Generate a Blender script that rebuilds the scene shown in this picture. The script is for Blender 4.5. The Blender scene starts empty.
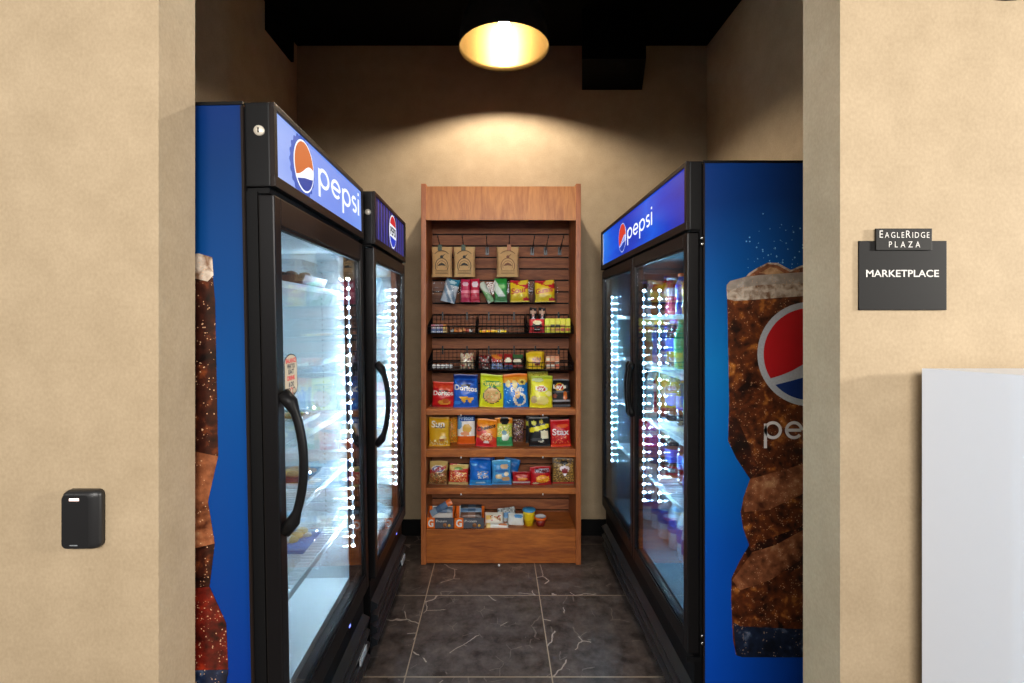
import bpy, bmesh, math, random
from mathutils import Vector, Matrix
random.seed(7)
S = bpy.context.scene
COL = S.collection
F = 495.0; VX = 497.0; VY = 320.0; CZ = 1.476
PI = math.pi
def WX(px, Y): return (px - VX) * Y / F
def WZ(py, Y): return CZ - (py - VY) * Y / F

# ------------------------------------------------------------ materials
def lin(c):
    if isinstance(c, str):
        c = c.lstrip('#'); c = [int(c[i:i+2], 16) / 255 for i in (0, 2, 4)]
    return tuple(((x / 12.92) if x <= .04045 else ((x + .055) / 1.055) ** 2.4) for x in c) + (1,)
MC = {}
def new_mat(name):
    m = bpy.data.materials.new(name); m.use_nodes = True
    nt = m.node_tree; b = nt.nodes['Principled BSDF']
    return m, nt, b
def N(nt, t, **kw):
    n = nt.nodes.new(t)
    for k, v in kw.items(): setattr(n, k, v)
    return n
def math_node(nt, op, a, b=None, c=None, clamp=False):
    n = N(nt, 'ShaderNodeMath', operation=op); n.use_clamp = clamp
    for i, v in enumerate((a, b, c)):
        if v is None: continue
        if isinstance(v, (int, float)): n.inputs[i].default_value = v
        else: nt.links.new(v, n.inputs[i])
    return n.outputs[0]
def mat(col, rough=.5, metal=0., var=.06, scale=30., bump=0., name=None, coat=0., emit=None, es=0., spec=.5):
    key = (str(col), rough, metal, var, scale, bump, coat, emit, es, spec)
    if key in MC: return MC[key]
    m, nt, b = new_mat(name or 'surface')
    c = lin(col)
    tc = N(nt, 'ShaderNodeTexCoord'); no = N(nt, 'ShaderNodeTexNoise')
    no.inputs['Scale'].default_value = scale; no.inputs['Detail'].default_value = 4
    nt.links.new(tc.outputs['Object'], no.inputs['Vector'])
    mx = N(nt, 'ShaderNodeMix', data_type='RGBA')
    mx.inputs[6].default_value = tuple(x * (1 - var) for x in c[:3]) + (1,)
    mx.inputs[7].default_value = tuple(min(1, x * (1 + var)) for x in c[:3]) + (1,)
    nt.links.new(no.outputs['Fac'], mx.inputs[0]); nt.links.new(mx.outputs[2], b.inputs['Base Color'])
    b.inputs['Roughness'].default_value = rough; b.inputs['Metallic'].default_value = metal
    b.inputs['Coat Weight'].default_value = coat
    b.inputs['Specular IOR Level'].default_value = spec
    if bump:
        bp = N(nt, 'ShaderNodeBump'); bp.inputs['Strength'].default_value = bump; bp.inputs['Distance'].default_value = .002
        nt.links.new(no.outputs['Fac'], bp.inputs['Height']); nt.links.new(bp.outputs['Normal'], b.inputs['Normal'])
    if emit:
        b.inputs['Emission Color'].default_value = lin(emit); b.inputs['Emission Strength'].default_value = es
    MC[key] = m
    return m
def emis(col, s, name='lit surface'):
    key = ('em', str(col), s)
    if key in MC: return MC[key]
    m, nt, b = new_mat(name)
    b.inputs['Base Color'].default_value = (0, 0, 0, 1)
    b.inputs['Emission Color'].default_value = lin(col); b.inputs['Emission Strength'].default_value = s
    MC[key] = m
    return m

def wallpaper():
    m, nt, b = new_mat('beige mottled wallcovering')
    tc = N(nt, 'ShaderNodeTexCoord')
    n1 = N(nt, 'ShaderNodeTexNoise'); n1.inputs['Scale'].default_value = 9; n1.inputs['Detail'].default_value = 6; n1.inputs['Roughness'].default_value = .65
    n2 = N(nt, 'ShaderNodeTexNoise'); n2.inputs['Scale'].default_value = 160; n2.inputs['Detail'].default_value = 3
    mp = N(nt, 'ShaderNodeMapping'); mp.inputs['Scale'].default_value = (1, 1, .8)
    nt.links.new(tc.outputs['Object'], n1.inputs['Vector']); nt.links.new(tc.outputs['Object'], mp.inputs['Vector']); nt.links.new(mp.outputs[0], n2.inputs['Vector'])
    f = math_node(nt, 'ADD', math_node(nt, 'MULTIPLY', n1.outputs['Fac'], .55), math_node(nt, 'MULTIPLY', n2.outputs['Fac'], .45))
    r = N(nt, 'ShaderNodeValToRGB'); r.color_ramp.elements[0].position = .3; r.color_ramp.elements[1].position = .72
    r.color_ramp.elements[0].color = lin('#a08d71'); r.color_ramp.elements[1].color = lin('#b8a487')
    nt.links.new(f, r.inputs[0]); nt.links.new(r.outputs[0], b.inputs['Base Color'])
    b.inputs['Roughness'].default_value = .7; b.inputs['Specular IOR Level'].default_value = .25
    bp = N(nt, 'ShaderNodeBump'); bp.inputs['Strength'].default_value = .12; bp.inputs['Distance'].default_value = .001
    nt.links.new(n2.outputs['Fac'], bp.inputs['Height']); nt.links.new(bp.outputs['Normal'], b.inputs['Normal'])
    return m
def tile_floor():
    m, nt, b = new_mat('dark veined marble tile')
    geo = N(nt, 'ShaderNodeNewGeometry'); sp = N(nt, 'ShaderNodeSeparateXYZ'); nt.links.new(geo.outputs['Position'], sp.inputs[0])
    T = .606; g = .0026
    def line(o, off):
        a = math_node(nt, 'DIVIDE', math_node(nt, 'ADD', o, off), T)
        fr = math_node(nt, 'FRACT', a); d = math_node(nt, 'ABSOLUTE', math_node(nt, 'SUBTRACT', fr, .5))
        return math_node(nt, 'GREATER_THAN', d, .5 - g / T), math_node(nt, 'FLOOR', a)
    lx, ix = line(sp.outputs[0], .379 + 6 * T); ly, iy = line(sp.outputs[1], -2.047 + 10 * T)
    grout = math_node(nt, 'MAXIMUM', lx, ly)
    cb = N(nt, 'ShaderNodeCombineXYZ')
    nt.links.new(math_node(nt, 'MULTIPLY', ix, 3.7), cb.inputs[0]); nt.links.new(math_node(nt, 'MULTIPLY', iy, 5.3), cb.inputs[1])
    va = N(nt, 'ShaderNodeVectorMath', operation='ADD'); nt.links.new(geo.outputs['Position'], va.inputs[0]); nt.links.new(cb.outputs[0], va.inputs[1])
    # warped coordinates
    nw = N(nt, 'ShaderNodeTexNoise'); nw.inputs['Scale'].default_value = 2.0; nw.inputs['Detail'].default_value = 5
    nt.links.new(va.outputs[0], nw.inputs['Vector'])
    sc = N(nt, 'ShaderNodeVectorMath', operation='SCALE'); sc.inputs['Scale'].default_value = .22; nt.links.new(nw.outputs['Color'], sc.inputs[0])
    vb = N(nt, 'ShaderNodeVectorMath', operation='ADD'); nt.links.new(va.outputs[0], vb.inputs[0]); nt.links.new(sc.outputs[0], vb.inputs[1])
    vo = N(nt, 'ShaderNodeTexVoronoi', feature='DISTANCE_TO_EDGE'); vo.inputs['Scale'].default_value = 2.6; nt.links.new(vb.outputs[0], vo.inputs['Vector'])
    vein = math_node(nt, 'LESS_THAN', vo.outputs['Distance'], .006)
    nm = N(nt, 'ShaderNodeTexNoise'); nm.inputs['Scale'].default_value = 4.5; nm.inputs['Detail'].default_value = 2; nt.links.new(va.outputs[0], nm.inputs['Vector'])
    mask = math_node(nt, 'GREATER_THAN', nm.outputs['Fac'], .55)
    vein = math_node(nt, 'MULTIPLY', vein, mask)
    vo2 = N(nt, 'ShaderNodeTexVoronoi', feature='DISTANCE_TO_EDGE'); vo2.inputs['Scale'].default_value = 8; nt.links.new(vb.outputs[0], vo2.inputs['Vector'])
    nm2 = N(nt, 'ShaderNodeTexNoise'); nm2.inputs['Scale'].default_value = 7; nt.links.new(va.outputs[0], nm2.inputs['Vector'])
    v2 = math_node(nt, 'MULTIPLY', math_node(nt, 'LESS_THAN', vo2.outputs['Distance'], .014), math_node(nt, 'GREATER_THAN', nm2.outputs['Fac'], .56))
    veins = math_node(nt, 'ADD', math_node(nt, 'MULTIPLY', vein, .75), math_node(nt, 'MULTIPLY', v2, .22), clamp=True)
    ns = N(nt, 'ShaderNodeTexNoise'); ns.inputs['Scale'].default_value = 12; ns.inputs['Detail'].default_value = 9; ns.inputs['Roughness'].default_value = .7; nt.links.new(va.outputs[0], ns.inputs['Vector'])
    r = N(nt, 'ShaderNodeValToRGB'); r.color_ramp.elements[0].position = .35; r.color_ramp.elements[1].position = .75
    r.color_ramp.elements[0].color = lin('#2e2623'); r.color_ramp.elements[1].color = lin('#6a5d57')
    nt.links.new(ns.outputs['Fac'], r.inputs[0])
    m1 = N(nt, 'ShaderNodeMix', data_type='RGBA'); nt.links.new(veins, m1.inputs[0]); nt.links.new(r.outputs[0], m1.inputs[6]); m1.inputs[7].default_value = lin('#a8978a')
    m2 = N(nt, 'ShaderNodeMix', data_type='RGBA'); nt.links.new(grout, m2.inputs[0]); nt.links.new(m1.outputs[2], m2.inputs[6]); m2.inputs[7].default_value = lin('#9a8671')
    nt.links.new(m2.outputs[2], b.inputs['Base Color'])
    b.inputs['Roughness'].default_value = .32; b.inputs['Specular IOR Level'].default_value = .4
    return m
def wood(name, c0, c1, vertical=False, rough=.42):
    m, nt, b = new_mat(name)
    tc = N(nt, 'ShaderNodeTexCoord'); mp = N(nt, 'ShaderNodeMapping')
    mp.inputs['Scale'].default_value = (9, 9, 1.2) if vertical else (1.3, 6, 9)
    nt.links.new(tc.outputs['Object'], mp.inputs['Vector'])
    n = N(nt, 'ShaderNodeTexNoise'); n.inputs['Scale'].default_value = 2.2; n.inputs['Detail'].default_value = 8; n.inputs['Distortion'].default_value = 1.4
    nt.links.new(mp.outputs[0], n.inputs['Vector'])
    n2 = N(nt, 'ShaderNodeTexNoise'); n2.inputs['Scale'].default_value = 14; n2.inputs['Detail'].default_value = 4
    nt.links.new(mp.outputs[0], n2.inputs['Vector'])
    f = math_node(nt, 'ADD', math_node(nt, 'MULTIPLY', n.outputs['Fac'], .7), math_node(nt, 'MULTIPLY', n2.outputs['Fac'], .3))
    r = N(nt, 'ShaderNodeValToRGB'); r.color_ramp.elements[0].position = .36; r.color_ramp.elements[1].position = .66
    r.color_ramp.elements[0].color = lin(c0); r.color_ramp.elements[1].color = lin(c1)
    nt.links.new(f, r.inputs[0]); nt.links.new(r.outputs[0], b.inputs['Base Color'])
    b.inputs['Roughness'].default_value = rough
    return m
def clear(name, tint=(1, 1, 1), k=1.0):
    """Clear pane or film: reflects by angle on every face, lets the rest straight through."""
    m, nt, b = new_mat(name); nt.nodes.remove(b)
    out = nt.nodes['Material Output']
    g = N(nt, 'ShaderNodeNewGeometry'); d = N(nt, 'ShaderNodeVectorMath', operation='DOT_PRODUCT')
    nt.links.new(g.outputs['Incoming'], d.inputs[0]); nt.links.new(g.outputs['Normal'], d.inputs[1])
    c = math_node(nt, 'ABSOLUTE', d.outputs['Value'])
    p = math_node(nt, 'POWER', math_node(nt, 'SUBTRACT', 1.0, c), 5)
    fr = math_node(nt, 'MULTIPLY_ADD', p, .96, .04)
    if k != 1.0: fr = math_node(nt, 'MULTIPLY', fr, k)
    tr = N(nt, 'ShaderNodeBsdfTransparent'); tr.inputs[0].default_value = tint + (1,)
    gl = N(nt, 'ShaderNodeBsdfGlossy'); gl.inputs['Roughness'].default_value = .0
    mx = N(nt, 'ShaderNodeMixShader'); nt.links.new(fr, mx.inputs[0]); nt.links.new(tr.outputs[0], mx.inputs[1]); nt.links.new(gl.outputs[0], mx.inputs[2])
    nt.links.new(mx.outputs[0], out.inputs[0])
    return m

# ------------------------------------------------------------ mesh builder
class MB:
    def __init__(s): s.bm = bmesh.new(); s.mats = []
    def mi(s, m):
        if m not in s.mats: s.mats.append(m)
        return s.mats.index(m)
    def box(s, x0, x1, y0, y1, z0, z1, m, bevel=0.):
        x0, x1 = min(x0, x1), max(x0, x1); y0, y1 = min(y0, y1), max(y0, y1); z0, z1 = min(z0, z1), max(z0, z1)
        i = s.mi(m); vs = [s.bm.verts.new((x, y, z)) for x in (x0, x1) for y in (y0, y1) for z in (z0, z1)]
        fs = [s.bm.faces.new([vs[k] for k in q]) for q in ((0, 1, 3, 2), (4, 6, 7, 5), (0, 4, 5, 1), (2, 3, 7, 6), (0, 2, 6, 4), (1, 5, 7, 3))]
        for f in fs: f.material_index = i
        if bevel:
            es = list({e for f in fs for e in f.edges})
            r = bmesh.ops.bevel(s.bm, geom=es, offset=bevel, segments=2, affect='EDGES', profile=.7)
            for f in r['faces']: f.material_index = i
        return s
    def prism(s, pts, y0, y1, m, axis='y'):
        """pts 2D outline; axis y: (x,z) extruded along y; axis x: (y,z) along x; axis z: (x,y) along z"""
        i = s.mi(m)
        def P(a, b, d): return (a, d, b) if axis == 'y' else ((d, a, b) if axis == 'x' else (a, b, d))
        A = [s.bm.verts.new(P(a, b, y0)) for a, b in pts]; B = [s.bm.verts.new(P(a, b, y1)) for a, b in pts]
        fs = [s.bm.faces.new(A), s.bm.faces.new(list(reversed(B)))]
        n = len(pts)
        for k in range(n): fs.append(s.bm.faces.new((A[k], B[k], B[(k + 1) % n], A[(k + 1) % n])))
        for f in fs: f.material_index = i
        return s
    def tube(s, pts, r, m, seg=8, taper=None):
        i = s.mi(m); rings = []
        pts = [Vector(p) for p in pts]
        up = None
        for k, p in enumerate(pts):
            d = (pts[min(k + 1, len(pts) - 1)] - pts[max(k - 1, 0)]).normalized()
            if up is None: up = Vector((0, 0, 1)) if abs(d.z) < .9 else Vector((1, 0, 0))
            a = d.cross(up).normalized(); b = a.cross(d).normalized(); up = b
            rr = r if taper is None else r * taper[k]
            rings.append([s.bm.verts.new(p + a * rr * math.cos(2 * PI * j / seg) + b * rr * math.sin(2 * PI * j / seg)) for j in range(seg)])
        for k in range(len(rings) - 1):
            for j in range(seg):
                f = s.bm.faces.new((rings[k][j], rings[k][(j + 1) % seg], rings[k + 1][(j + 1) % seg], rings[k + 1][j])); f.material_index = i; f.smooth = seg > 4
        for rg in (rings[0], rings[-1]):
            f = s.bm.faces.new(rg); f.material_index = i
        return s
    def lathe(s, prof, m, c=(0, 0, 0), seg=24, axis='z', smooth=True, caps=True):
        """prof [(r,h)...]; m a material or list per segment"""
        rings = []
        for r, h in prof:
            if r < 1e-6:
                rings.append([s.bm.verts.new(s._ax(0, 0, h, c, axis))]); continue
            rings.append([s.bm.verts.new(s._ax(r * math.cos(2 * PI * j / seg), r * math.sin(2 * PI * j / seg), h, c, axis)) for j in range(seg)])
        for k in range(len(rings) - 1):
            i = s.mi(m[k] if isinstance(m, list) else m); A, B = rings[k], rings[k + 1]
            for j in range(seg):
                j2 = (j + 1) % seg
                if len(A) == 1 and len(B) == 1: continue
                if len(A) == 1: f = s.bm.faces.new((A[0], B[j], B[j2]))
                elif len(B) == 1: f = s.bm.faces.new((A[j], A[j2], B[0]))
                else: f = s.bm.faces.new((A[j], A[j2], B[j2], B[j]))
                f.material_index = i; f.smooth = smooth
        if caps:
            for rg, mm in ((rings[0], 0), (rings[-1], -1)):
                if len(rg) > 1:
                    f = s.bm.faces.new(rg); f.material_index = s.mi(m[mm] if isinstance(m, list) else m)
        return s
    @staticmethod
    def _ax(a, b, h, c, axis):
        if axis == 'z': return (c[0] + a, c[1] + b, c[2] + h)
        if axis == 'y': return (c[0] + a, c[1] + h, c[2] + b)
        return (c[0] + h, c[1] + a, c[2] + b)
    def xform(s, M):
        bmesh.ops.transform(s.bm, matrix=M, verts=s.bm.verts); return s
    def build(s, name, parent=None, recalc=True):
        if recalc: bmesh.ops.recalc_face_normals(s.bm, faces=s.bm.faces)
        me = bpy.data.meshes.new(name); s.bm.to_mesh(me); s.bm.free()
        for m in s.mats: me.materials.append(m)
        o = bpy.data.objects.new(name, me); COL.objects.link(o)
        if parent:
            o.parent = parent
        return o
def tag(o, label, cat, group=None, kind=None):
    o['label'] = label; o['category'] = cat
    if group: o['group'] = group
    if kind: o['kind'] = kind
    return o
def struct(mb, name):
    o = mb.build(name); o['kind'] = 'structure'; return o
def empty(name, label, cat, loc=(0, 0, 0), rot=(0, 0, 0), group=None):
    o = bpy.data.objects.new(name, None); COL.objects.link(o); o.location = loc; o.rotation_euler = rot
    o.empty_display_size = .05
    return tag(o, label, cat, group)

# text as mesh: returns triangles list in 2D, centred
TXT = {}
def text_mesh(txt, size, bold=0., spacing=1.0, shear=0.):
    key = (txt, size, bold, spacing, shear)
    if key in TXT: return TXT[key]
    cu = bpy.data.curves.new('t', 'FONT'); cu.body = txt; cu.size = size; cu.offset = bold; cu.space_character = spacing
    cu.align_x = 'CENTER'; cu.align_y = 'CENTER'; cu.resolution_u = 4; cu.shear = shear
    o = bpy.data.objects.new('t', cu); COL.objects.link(o)
    dg = bpy.context.evaluated_depsgraph_get(); dg.update()
    me = bpy.data.meshes.new_from_object(o.evaluated_get(dg))
    vs = [(v.co.x, v.co.y) for v in me.vertices]; fs = [tuple(p.vertices) for p in me.polygons]
    bpy.data.objects.remove(o); bpy.data.curves.remove(cu); bpy.data.meshes.remove(me)
    if vs:
        cx = (min(v[0] for v in vs) + max(v[0] for v in vs)) / 2; cy = (min(v[1] for v in vs) + max(v[1] for v in vs)) / 2
        vs = [(a - cx, b - cy) for a, b in vs]
    TXT[key] = (vs, fs)
    return vs, fs
def text_obj(name, txt, size, m, parent, fn, width=None, **kw):
    """fn(tx,ty)->3D point"""
    vs, fs = text_mesh(txt, size, **kw)
    k = 1
    if width:
        w = max(v[0] for v in vs) - min(v[0] for v in vs); k = width / w
    b = MB(); i = b.mi(m)
    V = [b.bm.verts.new(fn(a * k, c)) for a, c in vs]
    for f in fs:
        try: q = b.bm.faces.new([V[j] for j in f]); q.material_index = i
        except ValueError: pass
    return b.build(name, parent, recalc=False)

# stroke lettering (rounded thin lower-case)
def stroke(pts, w, mb, m, fn, closed=False):
    """flat ribbon through 2D pts with round ends, mapped by fn; small thickness through fn third arg"""
    i = mb.mi(m); n = len(pts); L = []; R = []
    for k in range(n):
        a = pts[k - 1] if (k or closed) else pts[k]; c = pts[(k + 1) % n] if (k < n - 1 or closed) else pts[k]
        dx, dy = c[0] - a[0], c[1] - a[1]; l = math.hypot(dx, dy) or 1
        nx, ny = -dy / l * w / 2, dx / l * w / 2
        L.append((pts[k][0] + nx, pts[k][1] + ny)); R.append((pts[k][0] - nx, pts[k][1] - ny))
    VL = [mb.bm.verts.new(fn(*p)) for p in L]; VR = [mb.bm.verts.new(fn(*p)) for p in R]
    for k in range(n if closed else n - 1):
        k2 = (k + 1) % n
        f = mb.bm.faces.new((VL[k], VL[k2], VR[k2], VR[k])); f.material_index = i
def arc(cx, cy, rx, ry, a0, a1, n=20):
    return [(cx + rx * math.cos(math.radians(a0 + (a1 - a0) * k / n)), cy + ry * math.sin(math.radians(a0 + (a1 - a0) * k / n))) for k in range(n + 1)]
def pepsi_word(mb, m, fn, h, w=.17):
    """lower-case word, x-height h; origin at left of baseline; returns width"""
    r = h / 2; W = w * h; x = 0
    def T(pts): return [(a, b) for a, b in pts]
    def s_(pts, closed=False): stroke(T(pts), W, mb, m, fn, closed)
    rr = r - W / 2
    # p
    def letter_p(x):
        s_([(x + W / 2, h - W / 2 - r * .1), (x + W / 2, -h * .5)])
        s_(arc(x + r, r, rr, rr, 0, 357, 28), True)
        return x + 2 * r
    def letter_e(x):
        s_(arc(x + r, r, rr, rr, -38, -360, 26)); s_([(x + W / 2, r), (x + 2 * r - W * .6, r)])
        return x + 2 * r
    def letter_s(x):
        q = (h - W) / 4
        a = arc(x + r * .62, h - W / 2 - q, r * .48, q, 40, 270, 14); b = arc(x + r * .62, W / 2 + q, r * .48, q, 90, -140, 14)
        s_(a + b[1:]); return x + r * 1.24
    g = h * .17
    x = letter_p(x) + g; x = letter_e(x) + g; x = letter_p(x) + g; x = letter_s(x) + g
    s_([(x + W / 2, 0), (x + W / 2, h)]); s_([(x + W / 2, h * 1.22), (x + W / 2, h * 1.22 + W)])
    return x + W
WORD_W = lambda h: h * (3 + .62 + 4 * .17 + .17)
def poly(mb, pts, m, fn):
    i = mb.mi(m); f = mb.bm.faces.new([mb.bm.verts.new(fn(*p)) for p in pts]); f.material_index = i
def circle_pts(cx, cy, r, n=40): return [(cx + r * math.cos(2 * PI * k / n), cy + r * math.sin(2 * PI * k / n)) for k in range(n)]
def globe(mb, fn, cx, cy, r, red, white, blue, lift=.0008, tilt=20):
    """round emblem: red top, white wave, blue bottom. fn(a,b,d) d=height above surface"""
    F0 = lambda a, b: fn(a, b, 0); F1 = lambda a, b: fn(a, b, lift)
    poly(mb, circle_pts(cx, cy, r), white, F0)
    ri = r * .93; t = math.radians(tilt)
    def rot(p): return (cx + p[0] * math.cos(t) - p[1] * math.sin(t), cy + p[0] * math.sin(t) + p[1] * math.cos(t))
    A_ = lambda a0, a1: [(ri * math.cos(math.radians(a0 + (a1 - a0) * q / 30)), ri * math.sin(math.radians(a0 + (a1 - a0) * q / 30))) for q in range(31)]
    poly(mb, [rot(p) for p in A_(5, 212) + [(ri * a, ri * b) for a, b in ((-.62, -.46), (-.38, -.36), (-.1, -.2), (.15, -.04), (.38, .08), (.62, .14), (.85, .13))]], red, F1)
    dn = A_(222, 342); e2 = [(ri * a, ri * b) for a, b in ((.72, -.36), (.5, -.40), (.2, -.44), (-.1, -.50), (-.4, -.58))]
    poly(mb, [rot(p) for p in dn + e2], blue, F1)

# ------------------------------------------------------------ common materials
M_wall = wallpaper(); M_floor = tile_floor()
M_blk = mat('#0b0b0c', .45, spec=.16, name='black coated steel'); M_blk2 = mat('#101011', .4, spec=.16, name='black plastic'); M_dk = mat('#0a0a0b', .6, spec=.16, name='matt black')
M_frame = mat('#111011', .33, spec=.2, name='black anodised frame'); M_brn = mat('#1f1815', .38, spec=.16, name='dark bronze trim')
M_ceil = mat('#030303', .9, spec=.1, name='black painted ceiling')
M_white = mat('#eef1f3', .45, name='white enamel', var=.02); M_whiteg = mat('#dfe3e6', .35, name='white cabinet laminate', var=.01)
M_chrome = mat('#b9b9b9', .2, 1., name='chrome'); M_grey = mat('#8a8f94', .4, name='grey plastic')
M_glass = clear('clear door glass', (.985, .995, 1.0))
M_acryl = clear('clear acrylic', (.93, .95, .97), .3)
M_woodF = wood('red cherry veneer', '#87451c', '#c0702f'); M_woodV = wood('red cherry veneer upright', '#8f4c24', '#bc703c', True)
M_woodFa = wood('light cherry veneer', '#a9622a', '#d08a45', True); M_slat = wood('brown slatwall', '#69371c', '#9c5e36', rough=.65)

# ------------------------------------------------------------ setting
HW = 3.36
YF = 1.075; YB = 1.205; XL = -.735; XR = .745
RXL = -1.374; RXR = 1.442; YW = 3.40
struct(MB().box(-5, 5, -4, 4, -.05, 0, M_floor), 'floor')
struct(MB().box(RXL - .1, RXR + .1, YW, YW + .1, 0, HW + .05, M_wall), 'wall_back')
struct(MB().box(RXL - .1, RXL, YB, YW, 0, HW + .05, M_wall), 'wall_left')
struct(MB().box(RXR, RXR + .1, YB, YW, 0, HW + .05, M_wall), 'wall_right')
struct(MB().box(-5, XL, YF, YB, 0, 3.6, M_wall), 'wall_front_left')
struct(MB().box(XR, 5, YF, YB, 0, 3.6, M_wall), 'wall_front_right')
struct(MB().box(XL, XR, YF, YB, 2.45, 3.6, M_wall), 'wall_front_top')
struct(MB().box(RXL - .1, RXR + .1, YB, YW + .1, HW, HW + .06, M_ceil), 'ceiling')
struct(MB().box(RXL, RXR, YW - .012, YW, 0, .108, M_dk).box(RXL, RXR, YW - .015, YW, 0, .02, M_dk), 'baseboard_back')
struct(MB().box(RXR - .012, RXR, YB, YW - .012, 0, .108, M_dk), 'baseboard_right')
struct(MB().box(RXL, RXL + .012, YB, YW - .012, 0, .108, M_dk), 'baseboard_left')
# boxed duct on the ceiling and beam by the left wall
b = MB(); z0 = 3.056
b.prism([(.514, 2.996), (.902, 2.996), (.996, 3.399), (.584, 3.399)], z0, HW, M_ceil, 'z')
tag(b.build('duct_box'), 'black boxed duct hanging from the black ceiling against the back wall', 'duct')
b = MB().box(RXL, RXL + .02, 2.93, 3.30, 3.195, HW, M_ceil)
tag(b.build('duct_cover'), 'narrow black panel high on the left wall under the ceiling', 'panel')

# ------------------------------------------------------------ pendant lamp
PX, PY = WX(504, 2.817), 2.817; PZ = 3.02; PR = .257
gold = mat('#4a3818', .42, .9, .25, 70, name='brushed gold inner face'); shade_o = mat('#4a4a4e', .3, .3, name='black enamel shade')
lamp = empty('pendant_lamp', 'dome pendant lamp with glowing gold inside hanging from the black ceiling', 'lamp', (PX, PY, PZ))
prof = []
H = .31
for k in range(15):
    a = PI / 2 * k / 14; r = PR * math.cos(a) ** .62; prof.append((max(r, .02), H * math.sin(a)))
inn = [(max(r - .004, .016), h - .003 if k else 0) for k, (r, h) in enumerate(prof)]
b = MB(); allp = prof + inn[::-1]
ms = [shade_o] * (len(prof) - 1) + [shade_o] + [gold] * (len(inn) - 1)
b.lathe(allp + [allp[0]], ms + [gold], seg=48, caps=False)
b.build('lamp_shade', lamp)
MB().lathe([(0, .335), (.03, .335), (.03, .30), (.024, .23), (.024, .17), (0, .17)], M_dk, seg=20).build('socket', lamp)
MB().lathe([(0, .085), (.02, .09), (.034, .108), (.036, .125), (.028, .15), (.018, .17), (0, .17)], emis('#fff0dc', 1400, 'glowing bulb'), seg=20).build('light_bulb', lamp)
MB().lathe([(.0, .34), (.06, .34), (.06, .325), (0, .325)], M_dk, seg=24).build('ceiling_mount', lamp)

# ------------------------------------------------------------ coolers
def blue_print(k=1.0, flat=False):
    m, nt, b = new_mat('printed blue side graphic')
    tc = N(nt, 'ShaderNodeTexCoord'); sp = N(nt, 'ShaderNodeSeparateXYZ'); nt.links.new(tc.outputs['Object'], sp.inputs[0])
    r = N(nt, 'ShaderNodeValToRGB'); e = r.color_ramp.elements
    lin_ = lambda c: tuple(x * k for x in lin(c)[:3]) + (1,)
    e[0].position = 0; e[0].color = lin_('#0838a0'); e[1].position = 1; e[1].color = lin_('#063c8c')
    for p, c in (((.3, '#0848b8'), (.66, '#0a62b8'), (.93, '#06448c')) if flat else ((.035, '#0642a8'), (.045, '#2a9cf0'), (.06, '#0a50d0'), (.35, '#085ed2'), (.66, '#0c86d8'), (.80, '#0864bc'), (.93, '#06408e'))):
        x = e.new(p); x.color = lin_(c)
    n = N(nt, 'ShaderNodeTexNoise'); n.inputs['Scale'].default_value = 2.5
    nt.links.new(tc.outputs['Object'], n.inputs['Vector'])
    f = math_node(nt, 'ADD', math_node(nt, 'DIVIDE', sp.outputs[2], 2.02), math_node(nt, 'MULTIPLY', math_node(nt, 'SUBTRACT', n.outputs['Fac'], .5), .06))
    nt.links.new(f, r.inputs[0]); nt.links.new(r.outputs[0], b.inputs['Base Color'])
    b.inputs['Roughness'].default_value = .35; b.inputs['Specular IOR Level'].default_value = .2
    return m
def cola(c0, c1, c2, sc=1.0):
    m, nt, b = new_mat('printed cola and ice')
    tc = N(nt, 'ShaderNodeTexCoord'); n = N(nt, 'ShaderNodeTexNoise'); n.inputs['Scale'].default_value = 11 * sc; n.inputs['Detail'].default_value = 5; n.inputs['Distortion'].default_value = .8
    v = N(nt, 'ShaderNodeTexVoronoi'); v.inputs['Scale'].default_value = 130
    n3 = N(nt, 'ShaderNodeTexNoise'); n3.inputs['Scale'].default_value = 45; n3.inputs['Detail'].default_value = 5
    for q in (n, v, n3): nt.links.new(tc.outputs['Object'], q.inputs['Vector'])
    r = N(nt, 'ShaderNodeValToRGB'); e = r.color_ramp.elements; e[0].position = .38; e[0].color = lin(c0); e[1].position = .75; e[1].color = lin(c2)
    x = e.new(.55); x.color = lin(c1)
    f = math_node(nt, 'ADD', math_node(nt, 'MULTIPLY', n.outputs['Fac'], .6), math_node(nt, 'MULTIPLY', n3.outputs['Fac'], .4))
    nt.links.new(f, r.inputs[0])
    sp = math_node(nt, 'MULTIPLY', math_node(nt, 'LESS_THAN', v.outputs['Distance'], .22), math_node(nt, 'GREATER_THAN', n3.outputs['Fac'], .52))
    m1 = N(nt, 'ShaderNodeMix', data_type='RGBA'); nt.links.new(math_node(nt, 'MULTIPLY', sp, .7), m1.inputs[0]); nt.links.new(r.outputs[0], m1.inputs[6]); m1.inputs[7].default_value = lin('#e2b48a')
    nt.links.new(m1.outputs[2], b.inputs['Base Color']); b.inputs['Roughness'].default_value = .3
    return m
M_blue = blue_print(.72); M_blueL = blue_print(.5, True); M_cola = cola('#1c0b07', '#6a3216', '#e08c38', 1.5); M_colaD = cola('#100605', '#3a180e', '#9a4c24', 1.8); M_colaL = cola('#4a2212', '#9a5c3a', '#d8a878', .9)
M_foam = cola('#7a5840', '#c8b8a6', '#efe6da', 3.5); M_rim = mat('#9aa0a6', .4, var=.3, scale=40, name='printed glass rim')
M_colaR = cola('#160806', '#6a1a10', '#c8401c', 1.0)
M_pr = mat('#c4141c', .4, name='print red'); M_pw = mat('#e4e0dc', .4, name='print white', var=.03); M_pb = mat('#0b2f74', .4, name='print blue')
M_base = cola('#0b0f1c', '#1c2740', '#7f8fa8', 1.2); M_silver = mat('#b9bcc0', .4, var=.25, scale=150, name='printed silver ring')

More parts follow.
